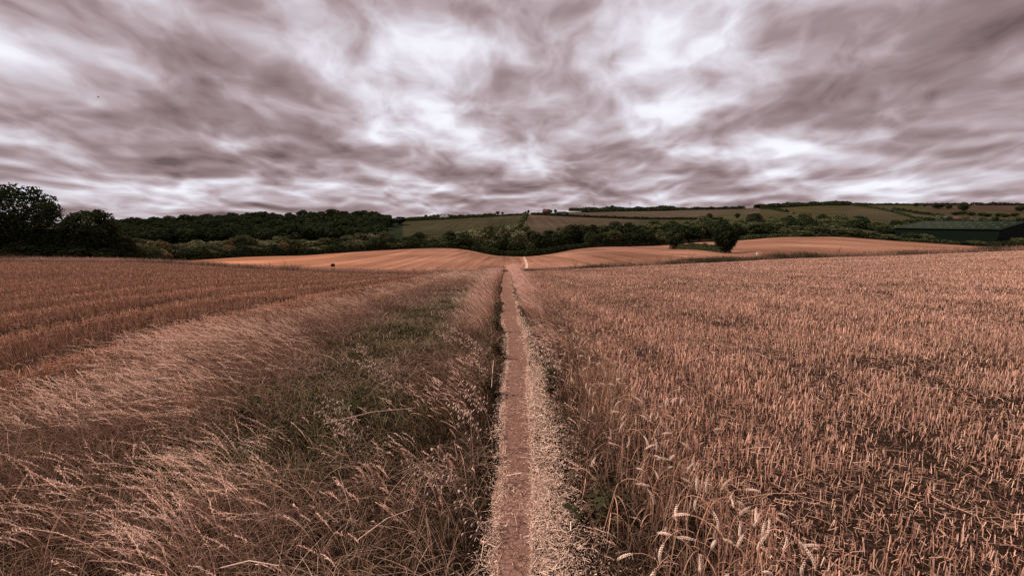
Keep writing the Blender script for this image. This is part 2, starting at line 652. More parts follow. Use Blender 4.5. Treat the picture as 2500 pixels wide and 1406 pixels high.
rb = Ribbons()
for (y0, y1, dn, ws) in BANDS[:7]:
    x, y = scatter(dn * 2.0, y0, y1, xR, inf(90))
    n = len(x)
    mat_ = vnoise(x, y, .8) * .6 + vnoise(x, y, 2.3) * .4
    k = rng.random(n) < sm(mat_, .3, .65) * .9 + .3
    x, y = x[k], y[k]
    n = len(x)
    b = on_ground(x, y)
    b[:, 2] += np.abs(rng.normal(0, .03, n))
    L = np.exp(rng.normal(math.log(.038), .75, n))
    rb.flat(b, np.clip(L, .02, .4), rng.uniform(0, 2 * math.pi, n), rng.normal(.03, .16, n), rng.uniform(.0014, .0034, n) * ws, mixc(n, (.40, .205, .138), (.19, .092, .06), (.60, .355, .26), (.09, .045, .03), jit=.3))
    # dried leaf curls hanging on the stubble
    x, y = scatter(dn * .8, y0, y1, xR, inf(90))
    n = len(x)
    la = rng.uniform(0, 2 * math.pi, n)
    lean = np.stack([np.cos(la), np.sin(la)], -1) * rng.uniform(.3, 1.1, n)[:, None]
    rb.add(on_ground(x, y, 0), rng.uniform(.04, .12, n), lean, rng.uniform(.003, .006, n) * ws, mixc(n, (.28, .15, .10), (.42, .25, .18), (.14, .075, .05), jit=.3), S=3, p=1.8, droop=.5)
tag(link('straw_litter', rb.build('straw_litter', M_STRAW)), kind='stuff')

# left field, browner, in swaths that run with the path
rb = Ribbons()
for (y0, y1, dn, ws) in BANDS[1:]:
    x, y = scatter(dn * 1.35, y0, y1, inf(-140), xL)
    k = y < ybx(x) - .4
    x, y = x[k], y[k]
    xs = x + .10 * y + .35 * np.sin(y * .13) + (vnoise(x, y, 6) - .5) * .7
    ph = (xs % 2.3) / 2.3
    bare = np.exp(-((ph - .5) / .10) ** 2)
    k = rng.random(len(x)) > bare * .95
    x, y, ph, bare = x[k], y[k], ph[k], bare[k]
    n = len(x)
    h = rng.uniform(.09, .2, n) * (1 - .5 * bare)
    la = rng.uniform(0, 2 * math.pi, n)
    lm = np.abs(rng.normal(0, .25, n))
    lean = np.stack([np.cos(la) * lm - .12, np.sin(la) * lm], -1)
    hi = np.exp(-((ph - .69) / .10) ** 2)[:, None]
    c = mixc(n, *C_STL, jit=.22) * (.85 + .35 * vnoise(x, y, 5))[:, None] * (.9 + .75 * hi)
    rb.add(on_ground(x, y, -.01), h, lean, rng.uniform(.003, .005, n) * ws, c, S=3 if y0 < 6 else 2, p=1.2, droop=.05, prof=np.ones(3 if y0 < 6 else 2))
    x, y = scatter(dn * .8, y0, y1, inf(-90), xL)
    xs = x + .10 * y + .35 * np.sin(y * .13) + (vnoise(x, y, 6) - .5) * .7
    ph = (xs % 2.3) / 2.3
    k = rng.random(len(x)) < np.exp(-((ph - .68) / .14) ** 2) + .18
    x, y = x[k], y[k]
    n = len(x)
    b = on_ground(x, y)
    b[:, 2] += np.abs(rng.normal(0.02, .03, n))
    rb.flat(b, rng.uniform(.04, .2, n), rng.uniform(0, 2 * math.pi, n), rng.normal(.05, .2, n), rng.uniform(.002, .004, n) * ws, mixc(n, *C_STL, (.42, .25, .2), jit=.2))
tag(link('stubble', rb.build('stubble', M_STRAW)), kind='stuff')

# ------------------------------------------------------------------ margin: low thatch, green patch, verges
C_TH = [(.14, .072, .045), (.065, .037, .023), (.26, .15, .10), (.045, .033, .018)]
C_GR = [(.165, .142, .058), (.225, .175, .085), (.09, .083, .034), (.33, .235, .15)]
xl_in = lambda y: xL(y) - .35
path_l = lambda y: xc(y) - hw(y) - .02
path_r = lambda y: xc(y) + hw(y) + .04


def green_amt(x, y):
    g = np.exp(-(((x + 2.0) / 1.1) ** 4)) * sm(y, 2.4, 3.4) * (1 - sm(y, 17, 30))
    return g * sm(vnoise(x, y, .9) * .6 + vnoise(x, y, 2.5) * .4, .2, .5)


rb = Ribbons()
for (y0, y1, dn, ws) in BANDS:
    x, y = scatter(dn * 3.0, y0, y1, xl_in, lambda y: path_l(y) + .06)
    keep = rng.random(len(x)) < sm(path_l(y) - x + .12 * (vnoise(x * 0, y, .5) - .5), -.04, .16)
    x, y = x[keep], y[keep]
    n = len(x)
    g = green_amt(x, y)
    isg = rng.random(n) < g
    c = np.where(isg[:, None], mixc(n, *C_GR, jit=.2), mixc(n, *C_TH, jit=.28))
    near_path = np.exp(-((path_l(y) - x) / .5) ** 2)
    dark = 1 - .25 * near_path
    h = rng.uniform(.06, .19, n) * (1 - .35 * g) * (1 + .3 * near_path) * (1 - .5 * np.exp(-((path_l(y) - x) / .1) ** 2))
    clump = vnoise(x, y, .4)
    h *= .6 + .9 * clump
    la = rng.uniform(0, 2 * math.pi, n)
    lm = rng.uniform(.2, 1.5, n)
    lean = np.stack([np.cos(la) * lm - .35, np.sin(la) * lm], -1)
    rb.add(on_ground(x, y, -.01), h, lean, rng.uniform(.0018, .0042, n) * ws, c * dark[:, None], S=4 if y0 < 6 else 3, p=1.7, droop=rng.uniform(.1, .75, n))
    # long fine strands tangled over the thatch
    x, y = scatter(dn * 1.7, y0, y1, xl_in, lambda y: path_l(y) - .12)
    k = rng.random(len(x)) < sm(vnoise(x, y, .55) * .7 + vnoise(x, y, 1.6) * .3, .28, .6)
    x, y = x[k], y[k]
    n = len(x)
    la = rng.uniform(0, 2 * math.pi, n)
    lm = rng.uniform(.5, 2.2, n)
    lean = np.stack([np.cos(la) * lm - .35, np.sin(la) * lm], -1)
    gg = (1 - .75 * green_amt(x, y))
    k = rng.random(n) < gg + .35
    x, y, lean, gg = x[k], y[k], lean[k], gg[k]
    n = len(x)
    rb.add(on_ground(x, y, 0), rng.uniform(.08, .26, n) * (.5 + .5 * gg), lean, rng.uniform(.0012, .0026, n) * ws, mixc(n, (.34, .20, .14), (.20, .11, .075), (.48, .31, .23), (.12, .07, .045), jit=.25), S=5, p=1.5, droop=rng.uniform(.2, .95, n), prof=np.array([1, 1, .9, .8, .4]))
    # right verge thatch between chaff and field
    x, y = scatter(dn * 4.0, y0, y1, path_r, lambda y: xR(y) + .25)
    e = x - path_r(y)
    keep = rng.random(len(x)) < sm(e, .12, .38)
    x, y, e = x[keep], y[keep], e[keep]
    n = len(x)
    c = mixc(n, *C_TH, (.32, .19, .145), jit=.28)
    h = rng.uniform(.05, .17, n) * (.6 + .9 * vnoise(x, y, .4))
    la = rng.uniform(0, 2 * math.pi, n)
    lm = rng.uniform(.2, 1.5, n)
    lean = np.stack([np.cos(la) * lm - .2, np.sin(la) * lm], -1)
    rb.add(on_ground(x, y, -.01), h, lean, rng.uniform(.0018, .004, n) * ws, c, S=4 if y0 < 6 else 3, p=1.7, droop=rng.uniform(.1, .75, n))
tag(link('thatch_grass', rb.build('thatch_grass', M_GRASS)), kind='stuff')

# chaff and broken straw along the path
rb = Ribbons()
for (y0, y1, dn, ws) in [(.6, 3, 12000, .8), (3, 6, 7000, 1.1), (6, 11, 2200, 1.5), (11, 18, 260, 2.2), (18, 40, 25, 3)]:
    for sgn in (-1, 1):
        n = int(dn * (y1 - y0) * .55)
        y = rng.uniform(y0, y1, n)
        wdt = np.where(sgn > 0, .27 * (1 - .45 * sm(y, 5, 14)), .05 + .06 * vnoise(y * 0, y, .6))
        e = np.abs(rng.normal(0, .62, n)) * wdt * (.75 + .5 * vnoise(y, y * 0, .5)) - .012
        spill = sm(vnoise(y + sgn * 31, y * 0, .8), .55, .85) * .22 + .02
        e = np.where(rng.random(n) < spill, -np.abs(rng.normal(0, .055, n)) * (1 + y * .12), e)
        k = rng.random(n) < (1.0 if sgn > 0 else .24)
        y, e = y[k], e[k]
        n = len(y)
        x = xc(y) + sgn * (hw(y) * (1 + .18 * (vnoise(y + sgn * 50, y * 0, .35) - .5)) + e)
        b = on_ground(x, y, .008)
        b[:, 2] += np.abs(rng.normal(0, .012, n))
        L = np.clip(np.exp(rng.normal(math.log(.014), .85, n)), .004, .16)
        rb.flat(b, L * (1 + .3 * (ws - 1)), rng.uniform(0, 2 * math.pi, n), rng.normal(.05, .3, n), rng.uniform(.0014, .0034, n) * ws, mixc(n, (.50, .32, .235), (.32, .185, .13), (.64, .45, .355), (.15, .085, .058), jit=.25))
tag(link('chaff', rb.build('chaff', M_STRAW)), kind='stuff')

# ------------------------------------------------------------------ tall pale grass on the margin
prof_st = np.array([1, .95, .9, .8, .75, 1.7, .6])


def tall(rb, x, y, h, ws, lean_m, pale=1.0, heads=True):
    n = len(x)
    dirn = np.stack([-1 + rng.normal(0, .22, n), .28 + rng.normal(0, .3, n)], -1)
    gust = (.55 + .9 * vnoise(x, y, 1.1))
    lm = lean_m * gust * rng.uniform(.6, 1.25, n)
    c = mixc(n, (.38, .19, .12), (.22, .10, .06), (.50, .28, .19), jit=.24)
    tip = mixc(n, (.66, .385, .28), (.46, .24, .165), (.78, .51, .40), jit=.2) * (.4 + .6 * pale)
    tip = tip * np.minimum(1, .8 / tip.max(1))[:, None]
    S = 7
    pr = prof_st if heads else np.array([1, .95, .9, .8, .7, .5, .2])
    c = c * (.6 + .4 * pale)
    B = on_ground(x, y, -.02)
    dr = np.clip(.10 + .38 * lm, 0, .7)
    L = dirn * lm[:, None]
    rb.add(B, h, L, rng.uniform(.0010, .0019, n) * ws, c, S=S, p=1.75, droop=dr, prof=pr, tipcol=tip)
    if heads and ws < 1.7:
        for s_ in np.linspace(.74, 1.0, 15):
            d_ = np.stack([L[:, 0] * h * 1.75 * s_ ** .75, L[:, 1] * h * 1.75 * s_ ** .75, h * (1 - 3 * dr * s_ ** 2)], -1)
            P = np.stack([B[:, 0] + L[:, 0] * h * s_ ** 1.75, B[:, 1] + L[:, 1] * h * s_ ** 1.75, B[:, 2] + h * (s_ - dr * s_ ** 3)], -1)
            ang = np.arctan2(d_[:, 1], d_[:, 0]) + rng.normal(0, .45, n)
            tl = np.arctan2(d_[:, 2], np.hypot(d_[:, 0], d_[:, 1])) + rng.normal(0, .4, n)
            f_ = 1.15 - .5 * abs(s_ - .84) / .16
            rb.flat(P, rng.uniform(.010, .020, n) * f_, ang, tl, rng.uniform(.0018, .0032, n) * ws, tip * np.minimum(1.05, np.exp(rng.normal(-.05, .2, n)))[:, None])


def ridge_amt(x, y):
    xr = np.interp(y, [0, 2, 5, 12, 25, 45], [-2.7, -3.1, -3.7, -4.4, -4.5, -4.0])
    sg = np.interp(y, [0, 3, 10, 30], [1.0, .85, .72, .9])
    a = np.exp(-((x - xr) / sg) ** 2)
    near = (1 - sm(y, 2.2, 3.2)) * (1 - sm(x, -1.5, -.9)) * .8
    far = sm(y, 19, 30) * .9
    return np.clip(np.maximum(np.maximum(a, near), far), 0, 1)


rb = Ribbons()
for (y0, y1, dn, ws) in BANDS[:7]:
    x, y = scatter(dn * 1.7, y0, y1, lambda y: xL(y) - .25, lambda y: path_l(y) - .25)
    a = ridge_amt(x, y) * sm(vnoise(x, y, .55) * .6 + vnoise(x, y, 1.6) * .4, .3, .75)
    k = rng.random(len(x)) < a
    x, y = x[k], y[k]
    h = rng.uniform(.42, .82, len(x)) * (.75 + .4 * vnoise(x, y, 1.7)) * (1 + .35 * sm(y, 20, 32))
    tall(rb, x, y, h, ws, .85)
    # leafy lower part
    x, y = scatter(dn * 1.9, y0, y1, lambda y: xL(y) - .25, lambda y: path_l(y) - .2)
    k = rng.random(len(x)) < ridge_amt(x, y) * .9
    x, y = x[k], y[k]
    n = len(x)
    la = rng.uniform(0, 2 * math.pi, n)
    lm = rng.uniform(.3, 1.3, n)
    lean = np.stack([np.cos(la) * lm - .4, np.sin(la) * lm], -1)
    rb.add(on_ground(x, y, -.01), rng.uniform(.18, .42, n), lean, rng.uniform(.002, .0045, n) * ws, mixc(n, (.22, .11, .07), (.11, .055, .034), (.36, .20, .14), jit=.3), S=5, p=1.6, droop=rng.uniform(.15, .8, n))
tag(link('tall_dry_grass', rb.build('tall_dry_grass', M_GRASS)), kind='stuff')

# verge grasses beside the path, taller and paler further down the field
rb = Ribbons()
for (y0, y1, dn, ws) in BANDS[:7]:
    x, y = scatter(dn * 2.4, y0, y1, lambda y: path_l(y) - 1.25, path_l)
    e = path_l(y) - x
    a = np.exp(-((e - .5) / .38) ** 2) * sm(vnoise(x, y, .8), .25, .7) * sm(e, .05, .25)
    a *= np.interp(y, [0, 3, 6, 9, 12, 20, 28], [.12, .2, .45, 1.0, 1.5, 2.4, 3])
    k = rng.random(len(x)) < a
    x, y = x[k], y[k]
    h = rng.uniform(.22, .52, len(x)) * np.interp(y, [0, 6, 10, 14, 28], [.8, 1, 1.4, 1.6, 2.2])
    tall(rb, x, y, h, ws, np.interp(y, [0, 10, 25], [.5, .4, .35]), np.interp(y0, [0, 5, 8, 13, 20], [1, 1, 1.3, 1.5, 1.7]))
    x, y = scatter(dn * 3.2, y0, y1, path_r, lambda y: xR(y) + .3)
    e = x - path_r(y)
    a = np.exp(-((e - .42) / .33) ** 2) * sm(e, .12, .3) * np.interp(y, [0, 6, 8, 14, 22], [0, .05, .45, 1.6, 3])
    k = rng.random(len(x)) < a
    x, y = x[k], y[k]
    h = rng.uniform(.25, .6, len(x)) * np.interp(y, [0, 8, 14, 28], [.7, .75, 1.4, 2.5])
    tall(rb, x, y, h, ws, np.interp(y, [0, 10, 25], [.5, .42, .38]), np.interp(y0, [0, 8, 13, 20], [1.1, 1.1, 1.6, 2.0]))
    # brown leafy herbs crowding both edges of the path
    for sg in (-1, 1):
        x, y = scatter(dn * 2.2, y0, y1, (lambda y: path_l(y) - .95) if sg < 0 else path_r, path_l if sg < 0 else (lambda y: path_r(y) + .75))
        e = (path_l(y) - x) if sg < 0 else (x - path_r(y))
        cl = vnoise(x, y, .45) * .6 + vnoise(x, y, 1.5) * .4
        a = sm(cl, .42, .62) * sm(e, .02 if sg < 0 else .14, .2 if sg < 0 else .3) * np.interp(y, [0, 3.5, 5, 22, 30], [.25, .4, .9, .9, .3])
        k = rng.random(len(x)) < a
        x, y, cl = x[k], y[k], cl[k]
        n = len(x)
        la = rng.uniform(0, 2 * math.pi, n)
        lm = rng.uniform(.1, .8, n)
        lean = np.stack([np.cos(la) * lm - .12, np.sin(la) * lm], -1)
        rb.add(on_ground(x, y, -.01), rng.uniform(.12, .36, n) * (.5 + cl) * np.interp(y, [0, 4, 7], [.7, .85, 1.1]), lean, rng.uniform(.0025, .006, n) * ws, mixc(n, (.10, .055, .032), (.055, .04, .02), (.19, .10, .066), (.05, .028, .018), jit=.3), S=4, p=1.4, droop=rng.uniform(.1, .7, n), prof=np.array([.5, 1, .9, .3]))
tag(link('verge_grass', rb.build('verge_grass', M_GRASS)), kind='stuff')

# stalks and leaves of the wheat left standing beside the path
rb = Ribbons()


def wheat_w(x, y):
    return np.exp(-(((x - np.interp(y, [1.2, 2, 3.5, 6], [.92, .95, 1.0, .9])) / .24) ** 2)) * (1 - sm(y, 5.5, 8.5)) * sm(vnoise(x, y, .5), .1, .6)


x, y = scatter(1000, .9, 8.5, inf(.3), inf(1.8))
k = rng.random(len(x)) < wheat_w(x, y) * .8
x, y = x[k], y[k]
n = len(x)
la = rng.uniform(0, 2 * math.pi, n)
lm = np.abs(rng.normal(0, .3, n))
lean = np.stack([np.cos(la) * lm, np.sin(la) * lm], -1)
rb.add(on_ground(x, y, -.01), rng.uniform(.16, .38, n), lean, rng.uniform(.0022, .0036, n) * (1 + .06 * y), mixc(n, (.28, .15, .095), (.14, .07, .042), (.42, .25, .175), jit=.3), S=4, p=1.5, droop=.05, prof=np.array([1, .95, .9, .6]))
k = rng.random(n) < .6
x, y = x[k], y[k]
n = len(x)
la = rng.uniform(0, 2 * math.pi, n)
lm = rng.uniform(.3, 1.0, n)
lean = np.stack([np.cos(la) * lm, np.sin(la) * lm], -1)
rb.add(on_ground(x, y, .05), rng.uniform(.08, .24, n), lean, rng.uniform(.003, .005, n), mixc(n, (.30, .16, .105), (.18, .09, .058), (.42, .25, .18), jit=.3), S=5, p=1.5, droop=rng.uniform(.3, .95, n))
tag(link('wheat_straw', rb.build('wheat_straw', M_STRAW)), kind='stuff')

# ------------------------------------------------------------------ tube / solid helpers


def tube(pts, rad, k=5):
    pts = np.array(pts, float)
    rad = np.asarray(rad, float) * np.ones(len(pts))
    t = np.gradient(pts, axis=0)
    t /= np.linalg.norm(t, axis=1)[:, None] + 1e-9
    ref = np.where(np.abs(t[:, 2:3]) > .9, np.array([[1., 0, 0]]), np.array([[0, 0, 1.]]))
    a = np.cross(t, ref)
    a /= np.linalg.norm(a, axis=1)[:, None] + 1e-9
    b = np.cross(t, a)
    th = np.arange(k) / k * 2 * math.pi
    v = pts[:, None] + rad[:, None, None] * (np.cos(th)[None, :, None] * a[:, None] + np.sin(th)[None, :, None] * b[:, None])
    n = len(pts)
    i = np.arange(n * k).reshape(n, k)
    j = np.roll(i, -1, 1)
    q = np.stack([i[:-1], j[:-1], j[1:], i[1:]], -1).reshape(-1, 4)
    return v.reshape(-1, 3), q


class Geo:
    def __init__(self):
        self.v, self.q, self.c, self.n = [], [], [], 0

    def add(self, v, q, c=(1, 1, 1)):
        v = np.asarray(v, float)
        q = np.asarray(q, int)
        if q.shape[1] == 3:
            q = np.concatenate([q, q[:, 2:3]], 1)
        self.v.append(v)
        self.q.append(q + self.n)
        cc = np.asarray(c, float)
        self.c.append(np.broadcast_to(cc, (len(v), 3)).copy() if cc.ndim == 1 else cc)
        self.n += len(v)

    def box(self, x0, x1, y0, y1, z0, z1, c=(1, 1, 1)):
        v = [(x, y, z) for z in (z0, z1) for y in (y0, y1) for x in (x0, x1)]
        self.add(v, [(0, 2, 3, 1), (4, 5, 7, 6), (0, 1, 5, 4), (2, 6, 7, 3), (0, 4, 6, 2), (1, 3, 7, 5)], c)

    def build(self, name, mat, smooth=False):
        v = np.concatenate(self.v)
        q = np.concatenate(self.q)
        me = bpy.data.meshes.new(name)
        faces = [tuple(f[:3]) if f[2] == f[3] else tuple(f) for f in q.tolist()] if (q[:, 2] == q[:, 3]).any() else None
        if faces is None:
            return raw_mesh(name, v, q, np.concatenate(self.c), mat, smooth)
        me.from_pydata(v.tolist(), [], faces)
        c = np.ones((len(v), 4), np.float32)
        c[:, :3] = np.concatenate(self.c)
        a = me.color_attributes.new('tint', 'FLOAT_COLOR', 'POINT')
        a.data.foreach_set('color', c.ravel())
        me.materials.append(mat)
        if smooth:
            me.polygons.foreach_set('use_smooth', np.ones(len(me.polygons), bool))
        me.update()
        return me


# ------------------------------------------------------------------ wheat plants
def seedbody(g, p, d, n, L, w, c):
    """plump pointed husk from p along d, flattened along n"""
    d = d / np.linalg.norm(d)
    s = np.cross(d, n)
    s /= np.linalg.norm(s) + 1e-9
    n = np.cross(s, d)
    rings = [(0, .3), (.3, 1), (.65, .85), (1, .05)]
    v = []
    for t, r in rings:
        for a in (0, 90, 180, 270):
            v.append(p + d * L * t + (s * math.cos(R(a)) + n * math.sin(R(a)) * .8) * w * r)
    q = []
    for k in range(3):
        for a in range(4):
            q.append((k * 4 + a, k * 4 + (a + 1) % 4, k * 4 + 4 + (a + 1) % 4, k * 4 + 4 + a))
    g.add(v, q, c)


def wheat_proto(seed, height, bend, nsp):
    r = np.random.default_rng(seed)
    S = 16
    # stem goes up, arches over and the ear hangs down from the arch
    s = np.linspace(0, 1, S)
    ang = R(6) + R(bend) * np.clip((s - .62) / .38, 0, 1) ** 1.3
    step = height / S
    pts = [np.array([0., 0, -.02])]
    for k in range(1, S):
        pts.append(pts[-1] + step * np.array([math.sin(ang[k]), r.normal(0, .02), math.cos(ang[k])]))
    pts = np.array(pts)
    root = empty('wheat_stalk')
    g = Geo()
    v, q = tube(pts, np.interp(s, [0, 1], [.0024, .0012]), 4)
    g.add(v, q, (.44, .23, .16))
    link('stem', g.build('stem', M_STRAW), root)
    g = Geo()
    L = .088 * (nsp / 20)
    a0 = ang[-1]
    p = pts[-1].copy()
    for k in range(nsp):
        a0 += R(bend) * .018
        d = np.array([math.sin(a0), 0, math.cos(a0)])
        p = p + d * (L / nsp)
        side = np.array([0, 1., 0]) * (1 if k % 2 else -1)
        nrm = np.cross(d, side)
        f = math.sin(math.pi * (k + 1.2) / (nsp + 1.6)) ** .5
        for sd, amt in ((side, .75), (side * .4 + nrm * .8, .6), (side * .4 - nrm * .8, .6)):
            cc = np.array((.76, .54, .42)) * r.uniform(.6, 1.15)
            seedbody(g, p + sd * .0022, d + sd * amt, nrm, .0108 * f, .0028 * f, cc)
    link('ear', g.build('ear', M_STRAW), root)
    g = Geo()
    for zf in (.35, .55):
        i = int(S * zf)
        la = r.uniform(0, 6.28)
        n = 7
        t = np.linspace(0, 1, n)
        ln_ = r.uniform(.10, .17)
        dx = ln_ * t
        dz = ln_ * (.6 * t - 1.5 * t ** 2)
        P = pts[i] + np.stack([np.cos(la) * dx, np.sin(la) * dx, dz], -1)
        wd = .0024 * np.sin(np.pi * np.clip(t * .85 + .12, 0, 1))
        sdv = np.array([-math.sin(la), math.cos(la), .4])
        v = np.concatenate([P - sdv * wd[:, None], P + sdv * wd[:, None]])
        q = [(a, a + n, a + n + 1, a + 1) for a in range(n - 1)]
        g.add(v, q, np.array((.32, .17, .11)) * r.uniform(.6, 1.2))
    link('leaf', g.build('leaf', M_STRAW), root)
    return root


protos = [wheat_proto(1, .56, 118, 20), wheat_proto(2, .50, 95, 18), wheat_proto(3, .60, 140, 21), wheat_proto(4, .47, 75, 17), wheat_proto(5, .53, 155, 19)]
used = set()
placed = []
# heads of the wheat: seen positions (photo pixel of the head) give the spot, at the height of the proto
WH = [(1865, 1215, 3), (1950, 1345, 0), (1965, 1310, 1), (1905, 1250, 1), (1880, 1300, 4), (1730, 1205, 2), (1770, 1180, 0), (1665, 1235, 2), (1655, 1268, 1), (1690, 1240, 4), (1745, 1310, 3), (1670, 1320, 3), (1720, 1262, 0), (1790, 1255, 1), (1800, 1285, 2), (1840, 1330, 0), (1860, 1300, 2), (1930, 1330, 4), (1960, 1375, 2), (1985, 1395, 0), (1885, 1390, 1), (1750, 1365, 3), (1540, 1355, 1), (1615, 1365, 2), (1585, 1085, 0), (1600, 1080, 1), (1610, 1100, 2), (1665, 1095, 1), (1625, 1125, 3), (1535, 1090, 4), (1660, 1170, 1), (1675, 1155, 0), (1630, 1000, 2), (1665, 990, 0), (1645, 985, 1), (1730, 1045, 3), (1610, 1000, 1), (1590, 1015, 2), (1625, 1045, 0), (1635, 1055, 3), (1520, 1055, 0), (1500, 1060, 2), (1470, 1075, 1), (1570, 1040, 4), (1560, 1175, 3), (1570, 1205, 0), (1545, 1150, 1), (1500, 1000, 0), (1515, 1015, 1), (1440, 950, 2), (1460, 930, 0), (1490, 945, 1), (1520, 912, 2), (1500, 920, 3), (1470, 900, 0), (1450, 890, 1), (1535, 940, 4), (1415, 870, 2), (1440, 875, 0), (1480, 870, 1), (1400, 850, 3), (1425, 840, 0), (1500, 870, 2), (1385, 890, 1), (1410, 905, 0), (1550, 985, 1), (1575, 965, 2), (1530, 885, 0), (1455, 850, 4), (1398, 822, 0), (1420, 815, 1), (1710, 1385, 2), (1590, 1390, 0), (1830, 1240, 0), (1845, 1265, 4), (1800, 1320, 1)]
HT = [float(np.mean([v_.co.z for v_ in [c_ for c_ in o_.children if c_.name.startswith('ear')][0].data.vertices])) for o_ in protos]
HX = [float(np.mean([v_.co.x for v_ in [c_ for c_ in o_.children if c_.name.startswith('ear')][0].data.vertices])) for o_ in protos]
for i, (px, row, k) in enumerate(WH):
    # walk along the ray until it is HT above the ground
    d = 1.0
    while d < 12:
        q = at(px, row, d)
        if q.z - tz(q.x, q.y) < HT[k]:
            break
        d += .02
    o = protos[k] if k not in used else copy_tree(protos[k])
    used.add(k)
    a = rng.uniform(-.9, .9) + (0 if rng.random() < .62 else math.pi)
    o.location = (q.x - HX[k] * math.cos(a), q.y - HX[k] * math.sin(a), tz(q.x, q.y))
    o.rotation_euler = (rng.normal(0, .09), rng.normal(0, .09), a)
    o.scale = [rng.uniform(.93, 1.08)] * 3
    tag(o, 'ripe wheat stalk with a nodding pale ear, standing right of the path', 'wheat', 'wheat stalks left standing beside the path')
    placed.append(o)
n = 0
while n < 70:
    x_, y_ = rng.uniform(.45, 1.6), rng.uniform(1.1, 7.5)
    if rng.random() > float(wheat_w(np.array([x_]), np.array([y_]))[0]):
        continue
    o = copy_tree(protos[int(rng.integers(0, 5))])
    o.location = (x_, y_, tz(x_, y_) - .01)
    o.rotation_euler = (rng.normal(0, .12), rng.normal(0, .12), rng.uniform(0, 6.28))
    o.scale = [rng.uniform(.75, 1.0)] * 3
    n += 1
placed[0]['label'] = 'tallest wheat stalk with the brightest ear held up above the nodding ears'

# ------------------------------------------------------------------ wild oat plants on the left verge


def oat_proto(seed, height, lean):
    r = np.random.default_rng(seed)
    root = empty('wild_oat')
    S = 10
    s = np.linspace(0, 1, S)
    pts = np.stack([-lean * s ** 1.8, .04 * s, height * (s - .18 * s ** 3)], -1)
    g = Geo()
    v, q = tube(pts, np.interp(s, [0, 1], [.0018, .0008]), 4)
    g.add(v, q, (.42, .24, .18))
    link('stem', g.build('stem', M_STRAW), root)
    g = Geo()
    for k in range(22):
        t = r.uniform(.55, 1.0)
        p = np.array([np.interp(t, s, pts[:, j]) for j in range(3)])
        la = r.uniform(0, 6.28)
        L = r.uniform(.03, .085) * (1.25 - t * .6)
        e = p + np.array([math.cos(la) * L - .03, math.sin(la) * L, .012])
        v, q = tube([p, (p + e) / 2 + np.array([0, 0, .012]), e], [.0006] * 3, 3)
        g.add(v, q, (.5, .32, .25))
        for dd in (-.25, .25):
            seedbody(g, e, np.array([-.45 + dd * math.cos(la), dd * math.sin(la), -1.0]), np.array([math.cos(la), math.sin(la), 0]), .020, .0030, np.array((.66, .46, .36)) * r.uniform(.75, 1.1))
    link('panicle', g.build('panicle', M_STRAW), root)
    return root


ops = [oat_proto(21, .5, .22), oat_proto(22, .42, .30), oat_proto(23, .56, .16)]
OA = [(885, 860), (905, 875), (920, 900), (935, 915), (895, 890), (950, 925), (1110, 800), (1130, 815), (1150, 830), (1165, 795), (1140, 850), (1120, 780), (1175, 860), (1100, 830), (1180, 770), (1155, 760), (1130, 740), (1165, 980), (1140, 995), (1180, 1000), (1150, 1035), (1080, 1195), (1060, 1210), (840, 1040), (860, 1050), (830, 1060), (800, 985), (1150, 1310), (1190, 905), (1090, 770), (1075, 745), (1185, 740), (1340, 830), (1355, 860), (1330, 800), (1345, 880), (1370, 905)]
for i, (px, row) in enumerate(OA):
    k = i % 3
    d = 1.0
    while d < 25:
        q = at(px, row, d)
        if q.z - tz(q.x, q.y) < (.36, .28, .42)[k]:
            break
        d += .03
    o = ops[k] if i < 3 else copy_tree(ops[k])
    o.location = (q.x + .12, q.y, tz(q.x + .12, q.y) - .01)
    o.rotation_euler = (0, 0, rng.normal(0, .35))
    o.scale = [rng.uniform(.9, 1.15) * (1 + .02 * q.y)] * 3
    left = px < 1250
    tag(o, ('wild oat with a loose pale seed head, left of the path' if left else 'wild oat with a loose pale seed head, right of the path'), 'oat grass', 'wild oats left of the path' if left else 'wild oats right of the path')

# dark broad-leaved weeds at the edge of the path


def weed_proto(seed, hgt, wid, cols=((.024, .024, .012), (.04, .036, .018), (.08, .05, .03))):
    r = np.random.default_rng(seed)
    root = empty('weed')
    gs, gl = Geo(), Geo()
    for k in range(7):
        la = r.uniform(0, 6.28)
        ln_ = r.uniform(.2, 1) * wid
        top = np.array([math.cos(la) * ln_, math.sin(la) * ln_, hgt * r.uniform(.55, 1)])
        P = np.array([np.zeros(3), top * np.array([.3, .3, .55]), top])
        v, q = tube(P, [.004, .003, .0015], 4)
        gs.add(v, q, (.10, .06, .04))
        for j in range(9):
            t = r.uniform(.25, 1)
            p = P[0] * (1 - t) ** 2 + 2 * P[1] * t * (1 - t) + P[2] * t * t
            a2 = r.uniform(0, 6.28)
            d = np.array([math.cos(a2), math.sin(a2), r.uniform(-.4, .5)])
            sd = np.array([-math.sin(a2), math.cos(a2), r.normal(0, .3)])
            L, w = r.uniform(.04, .09), r.uniform(.010, .02)
            gl.add([p, p + d * L * .5 + sd * w, p + d * L + np.array([0, 0, -.015]), p + d * L * .5 - sd * w], [(0, 1, 2, 3)], np.array(cols[r.integers(0, 3)]) * r.uniform(.7, 1.4))
    link('stalks', gs.build('stem', M_STRAW), root).name = 'stem'
    link('foliage', gl.build('foliage', M_GRASS), root)
    return root


